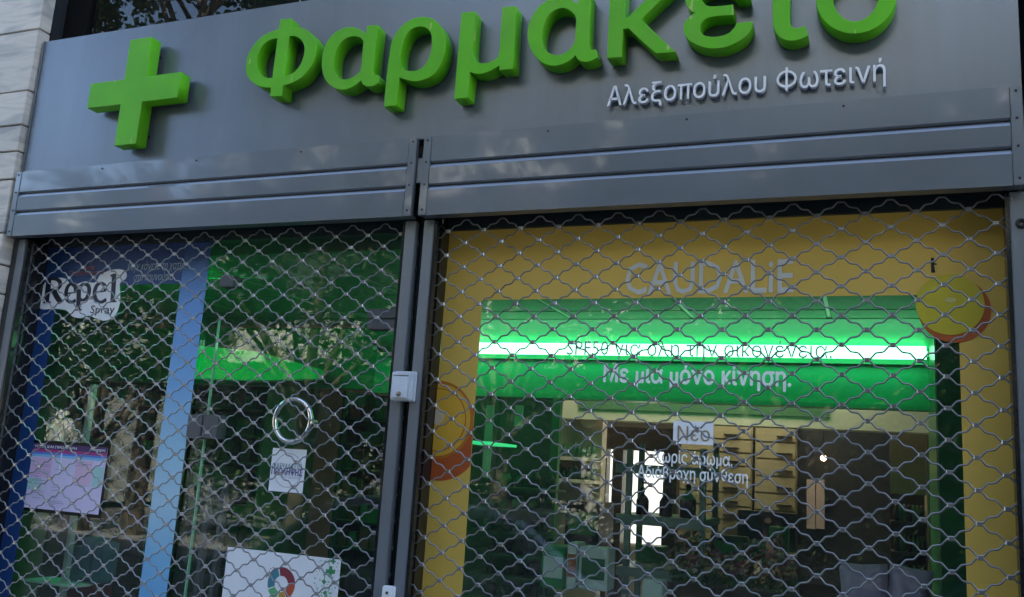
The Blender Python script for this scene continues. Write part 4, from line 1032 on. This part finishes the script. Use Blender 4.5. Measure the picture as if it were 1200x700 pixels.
# lilac cushions
for i, (x0_, y0_, x1_, y1_, lab) in enumerate(((984, 660, 1042, 720, 'lilac cushion at the lower right of the window, left one'), (1040, 664, 1092, 720, 'lilac cushion leaning right against the green pillar'))):
    q = R4(x0_, y0_, x1_, y1_, .8); cx, cz = (q[0] + q[1]) / 2, (q[2] + q[3]) / 2; hw, hh = (q[1] - q[0]) / 2, (q[3] - q[2]) / 2
    bb = MB(); N = 10; vs = []; 
    for sgn in (1, -1):
        for j in range(N + 1):
            for k in range(N + 1):
                u, v = -1 + 2 * k / N, -1 + 2 * j / N
                e_ = max(0, (1 - u ** 4)) ** .5 * max(0, (1 - v ** 4)) ** .5
                pin = 1 - .06 * (1 - abs(u * v))
                vs.append((u * hw * pin, -sgn * .06 * e_ + .006 * math.sin(7 * u + 5 * v + i), v * hh * pin))
    fs = []
    for s_ in (0, 1):
        for j in range(N):
            for k in range(N):
                o_ = s_ * (N + 1) ** 2 + j * (N + 1) + k; fs.append((o_, o_ + 1, o_ + N + 2, o_ + N + 1))
    o = bb.add(vs, fs, 0, True).build('cushion', LILAC); o.location = (cx, .8, cz); o.rotation_euler = (0, (-.05, .12)[i], 0)
    tag(o, lab, 'cushion')

# left window display
pk = [('product_box', 'tall teal box, left of the three behind the leaflet', 82, 640, 92, 692, PRB), ('product_box', 'tall teal box in the middle of the three behind the leaflet', 93, 630, 106, 680, PRB), ('product_box', 'tall teal box, right of the three behind the leaflet', 107, 636, 120, 684, PRB), ('product_box', 'dark red striped carton under the teal boxes', 74, 684, 112, 720, PRR)]
for nm, lab, x0_, y0_, x1_, y1_, m_ in pk: pack(nm, lab, 'box', x0_, y0_, x1_, y1_, .45, m_, .08)
q = R4(91, 465, 101, 700, .40)
t = thing('display_pole', 'pale vertical pole of the display stand in the left window', 'pole', ((at(101, 465, .4).x + at(80, 700, .4).x) / 2, .4, .35))
xm = t.location.x; box('pole', PRW, xm - .011, xm + .011, .39, .41, .35, at(98, 450, .4).z, t)
q = R4(40, 676, 100, 684, .42)
box('plate', WPLAST, q[0], q[1], .36, .5, q[2], q[2] + .008, t, bevel=.003)
# shelves deep in the shop behind left window and door with packs
PKM = [mat('pack_olive', (.07, .09, .03), .5, var=.3, scale=20), DKGREEN, GDARK, mat('pack_brown', (.16, .10, .05), .5, var=.3, scale=20), mat('pack_grey', (.12, .13, .12), .5), PRK]
rg = random.Random(21)
PKC = dict(pack_olive='olive', deep_green_lacquer='deep green', green_lacquer='bright green', pack_brown='brown', pack_grey='grey', pack_black='black')
for u_i, (lab, xa, xb, Y) in enumerate((('dark wall shelving of small packs behind the leaflet window', -5.1, -3.45, 2.2), ('dark wall shelving of small packs behind the door', -3.35, -2.30, 2.9))):
    t = thing('pack_shelving', lab, 'shelving', ((xa + xb) / 2, Y, .35))
    box('back_board', DKGREEN, xa, xb, Y + .3, Y + .33, .35, 2.05, t)
    for sx_ in (xa, (xa + xb) / 2, xb - .02): box('side_board', DKGREEN, sx_, sx_ + .02, Y, Y + .3, .35, 2.05, t)
    for j in range(9):
        z = .5 + j * .17; box('shelf', DKGREEN, xa + .02, (xa + xb) / 2 - .001, Y + .02, Y + .3, z, z + .012, t); box('shelf', DKGREEN, (xa + xb) / 2 + .021, xb - .021, Y + .02, Y + .3, z, z + .012, t)
    g = 'small packs on the %s shelving' % ('left window', 'door-side')[u_i]
    cnt = 0
    for j in range(3, 9):
        z = .5 + j * .17 + .0125; x = xa + .03; cnt = 0
        while x < xb - .06:
            w_ = rg.uniform(.035, .09); h_ = rg.uniform(.06, .14)
            if not ((xa + xb) / 2 - w_ - .01 < x < (xa + xb) / 2 + .025):
                pm_ = rg.choice(PKM); o = MB().box(-w_ / 2, w_ / 2, 0, .1, 0, h_).build('product_pack', pm_); o.location = (x + w_ / 2, Y + .05, z)
                cnt += 1; tag(o, '%s pack, %s from the left on the %s shelf of the %s shelving' % (PKC[pm_.name], ORD[cnt], ROW[8 - j], ('window-side', 'door-side')[u_i]), 'pack', g)
            x += w_ + rg.uniform(.004, .03)

# ================================================================== THE STREET BEHIND THE CAMERA (mirrored in glass and metal)
LEAF = [mat('leaf_dark', (.028, .062, .018), .5), mat('leaf_mid', (.055, .10, .028), .5), mat('leaf_light', (.10, .15, .05), .5)]
BARK = mat('bark', (.12, .09, .065), .9, 0, var=.3, scale=12, bump=1, bscale=30, stretch=(1, 1, .3))
def tree(x, y, h, r, seed, label, fr=.24, kind='tree'):
    rg = random.Random(seed)
    t = thing('street_tree' if kind == 'tree' else 'shrub', label, kind, (x, y, 0), 'street trees along the kerb' if kind == 'tree' else 'shrubs across the road')
    b = MB(); fork = h * fr
    b.tube([(0, 0, 0), (.05, .02, fork * .5), (.02, -.04, fork), (.08, 0, h * .7)], [.17 * r / 3, .14 * r / 3, .12 * r / 3, .05 * r / 3], 9)
    tips = []
    for k in range(9):
        a = 2 * PI * k / 9 + rg.uniform(-.3, .3); l = r * rg.uniform(.55, .9); z1_ = fork + (h - fork) * rg.uniform(.25, .85)
        p1_ = (math.cos(a) * l * .45, math.sin(a) * l * .45, fork + (z1_ - fork) * .55); p2_ = (math.cos(a) * l, math.sin(a) * l, z1_)
        b.tube([(0.02, 0, fork * rg.uniform(.85, 1.2)), p1_, p2_], [.07, .045, .015], 6); tips += [p1_, p2_]
    b.build('trunk', BARK, t)
    c_ = MB(); cl = []
    for k in range(120):
        a = rg.uniform(0, 2 * PI); el_ = math.asin(rg.uniform(-.75, 1)); rr_ = rg.uniform(.35, 1) ** .6
        cl.append((Vector((math.cos(a) * math.cos(el_) * r * rr_, math.sin(a) * math.cos(el_) * r * rr_, fork + (h - fork) * (.5 + .5 * math.sin(el_) * rr_))), rg.uniform(.3, .65)))
    for cc, cr_ in cl:
        for i in range(62 if -11 < x < -3 else 90 if x < -13 else 200):
            u = Vector((rg.gauss(0, 1), rg.gauss(0, 1), rg.gauss(0, .7))) * cr_ * .5
            p_ = cc + u; s = rg.uniform(.045, .11); a = Vector((rg.gauss(0, 1), rg.gauss(0, 1), rg.gauss(0, .6))).normalized(); bb_ = a.orthogonal().normalized() * .6
            c_.add([p_ + a * s, p_ + bb_ * s, p_ - a * s, p_ - bb_ * s], [(0, 1, 2, 3)], rg.choice((0, 0, 1, 1, 2)))
    c_.build('crown', LEAF, t)
for k, (x, y, h, r, fr, lab) in enumerate(((-8.6, -9.8, 8.4, 2.8, .24, 'leafy street tree beyond the road, third from left'), (-4.9, -9.3, 8.0, 2.9, .24, 'broad leafy street tree beyond the road, in the middle'), (-1.2, -9.6, 7.4, 3.0, .17, 'leafy street tree straight across from the shop'), (2.3, -9.4, 7.6, 3.1, .17, 'leafy street tree beyond the road, second from right'), (6.8, -9.6, 7.6, 2.8, .17, 'leafy street tree, rightmost beyond the road'), (-12.4, -10.4, 15.0, 3.4, .60, 'tall bare-stemmed street tree with a high crown'), (-13.4, -10.2, 6.5, 2.6, .2, 'low bushy street tree beside the tall bare stem'), (-18.4, -10.8, 6.7, 2.7, .2, 'low bushy street tree, leftmost beyond the road'))):
    tree(x, y, h, r, 100 + k, lab, fr)

for k, (x, y, h, r, lab) in enumerate(((-9.6, -11.2, 3.3, 1.5, 'broad shrub across the road, leftmost of the row'), (-6.2, -11.3, 3.2, 1.6, 'broad shrub across the road, second of the row'), (-2.4, -11.3, 2.7, 1.25, 'round shrub under the tree straight across'), (.3, -11.2, 2.9, 1.4, 'wide round shrub across the road, fourth of the row'), (3.0, -11.3, 2.7, 1.3, 'round shrub across the road, second from the right'), (5.6, -11.2, 2.8, 1.35, 'round shrub across the road, rightmost of the row'))):  # shrubs added to cover the pale facade mirrored in the lower panes
    tree(x, y, h, r, 300 + k, lab, .06, 'shrub')

# buildings opposite
def block(label, x0, x1, y, h, m, seed, depth=9):
    rg = random.Random(seed)
    t = thing('apartment_building', label, 'building', ((x0 + x1) / 2, y, 0))
    box('wall', m, x0, x1, y - depth, y, 0, h, t); box('roof', RENDER, x0 - .3, x1 + .3, y - depth - .3, y + .4, h, h + .25, t)
    WG = mat('far_window_glass', (.03, .04, .05), .08); FR = mat('far_window_frame', (.6, .58, .54), .5)
    z = 1.0; fl = 0
    while z + 1.9 < h:
        x = x0 + 1
        while x + 1.4 < x1:
            w_ = box('window', FR, x, x + 1.3, y + .005, y + .05, z, z + 1.6, t); box_ = MB().box(-.57, .57, .03, .036, .08, 1.52).build('pane', WG, w_)
            x += 2.4
        if fl: box('balcony_slab', FR, x0 + .6, x1 - .6, y + .06, y + 1.1, z - .55, z - .4, t); box('balcony_front', m, x0 + .6, x1 - .6, y + 1.02, y + 1.1, z - .4, z + .35, t)
        z += 3.0; fl += 1
block('cream apartment block with balconies opposite the shop', -14.5, 1.5, -14, 11.5, mat('cream_facade', (.66, .66, .56), .8, 0, var=.06, scale=.6), 1)
block('pale grey apartment block opposite, to the right', 2.2, 16, -14.5, 12.5, mat('grey_facade', (.62, .60, .57), .8, 0, var=.06, scale=.6), 2)

block('cream low block far down the street to the left', -33, -19.5, -15.5, 8.0, MATS['cream_facade'], 3)

# parked car, mirrored in the lower panes
def car(x, y, label, paint):
    t = thing('parked_car', label, 'car', (x, y, -.125))
    L = 4.2; W2 = .86
    prof = [(-2.1, .35), (-2.1, .62), (-1.95, .78), (-1.35, .90), (-1.15, .93), (-.55, 1.36), (-.2, 1.44), (.75, 1.44), (1.2, 1.34), (1.75, .98), (2.02, .92), (2.1, .70), (2.1, .35)]
    arch = []
    for cx in (1.3, -1.3):
        arch += [(cx + .36 * math.cos(a), .30 + .36 * math.sin(a)) for a in [PI * k / 8 for k in range(9)]]
    lower = [(2.05, .22)] + arch + [(-2.05, .22)]
    P = prof + lower; n = len(P); secs = []
    for s_ in (-1, -.93, 0, .93, 1):
        secs.append([(px * (1 if abs(s_) < .99 else .985), s_ * W2 * (1 - .20 * max(0, (pz - .93) / .5)), pz - (0.02 if abs(s_) > .99 else 0)) for px, pz in P])
    b = MB(); vs = [v for s_ in secs for v in s_]; fs = []
    for i in range(4):
        for k in range(n): fs.append((i * n + k, i * n + (k + 1) % n, (i + 1) * n + (k + 1) % n, (i + 1) * n + k))
    fs += [tuple(range(n)), tuple(4 * n + k for k in range(n))]
    b.add(vs, fs).build('body', paint, t)
    WGl = mat('car_glass', (.02, .025, .03), .04)
    for sd_ in (-1, 1):
        for poly in ([(-1.0, .96), (-.52, 1.32), (.02, 1.37), (.02, .96)], [(.09, .96), (.09, 1.37), (.7, 1.37), (1.12, 1.28), (1.35, .98)]):
            yy2 = lambda z_: sd_ * (W2 * (1 - .20 * max(0, (z_ - .93) / .5)) + .006)
            MB().add([(x_, yy2(z_), z_) for x_, z_ in poly], [tuple(range(len(poly)))]).build('side_window', WGl, t)
    MB().add([(-1.17, -.72, .95), (-1.17, .72, .95), (-.58, .62, 1.35), (-.58, -.62, 1.35)], [(0, 1, 2, 3)]).build('windscreen', WGl, t)
    MB().add([(1.73, -.7, 1.01), (1.73, .7, 1.01), (1.24, .62, 1.33), (1.24, -.62, 1.33)], [(0, 1, 2, 3)]).build('rear_window', WGl, t)
    for cx in (-1.3, 1.3):
        for sd_ in (-1, 1):
            wh = MB().lathe([(.2, -.1), (.31, -.1), (.32, -.06), (.32, .06), (.31, .1), (.2, .1)], 0, 0, 0, 20, 'y').build('wheel', PRK, t); wh.location = (cx, sd_ * .76, .32)
            MB().lathe([(.0001, -.07), (.19, -.08), (.2, -.1), (.2, .1), (.19, .08), (.0001, .07)], 0, 0, 0, 16, 'y').build('rim', CLIP, wh)
    for sd_ in (-1, 1):
        o = MB().box(-.04, .04, -.16, .16, -.07, .07).build('headlight', WPLAST, t, .02); o.location = (-2.07, sd_ * .6, .68)
        o = MB().box(-.03, .03, -.14, .14, -.07, .07).build('tail_light', PRR, t, .02); o.location = (2.08, sd_ * .62, .78)
    return t
car(-3.6, -4.5, 'silver car parked at the kerb opposite the glass door', mat('silver_paint', (.42, .44, .46), .25, .6, coat=.6))
car(1.3, -4.5, 'dark blue car parked at the kerb behind the silver one', mat('navy_paint', (.02, .035, .07), .25, .3, coat=.8))
print('DONE', len(bpy.data.objects))
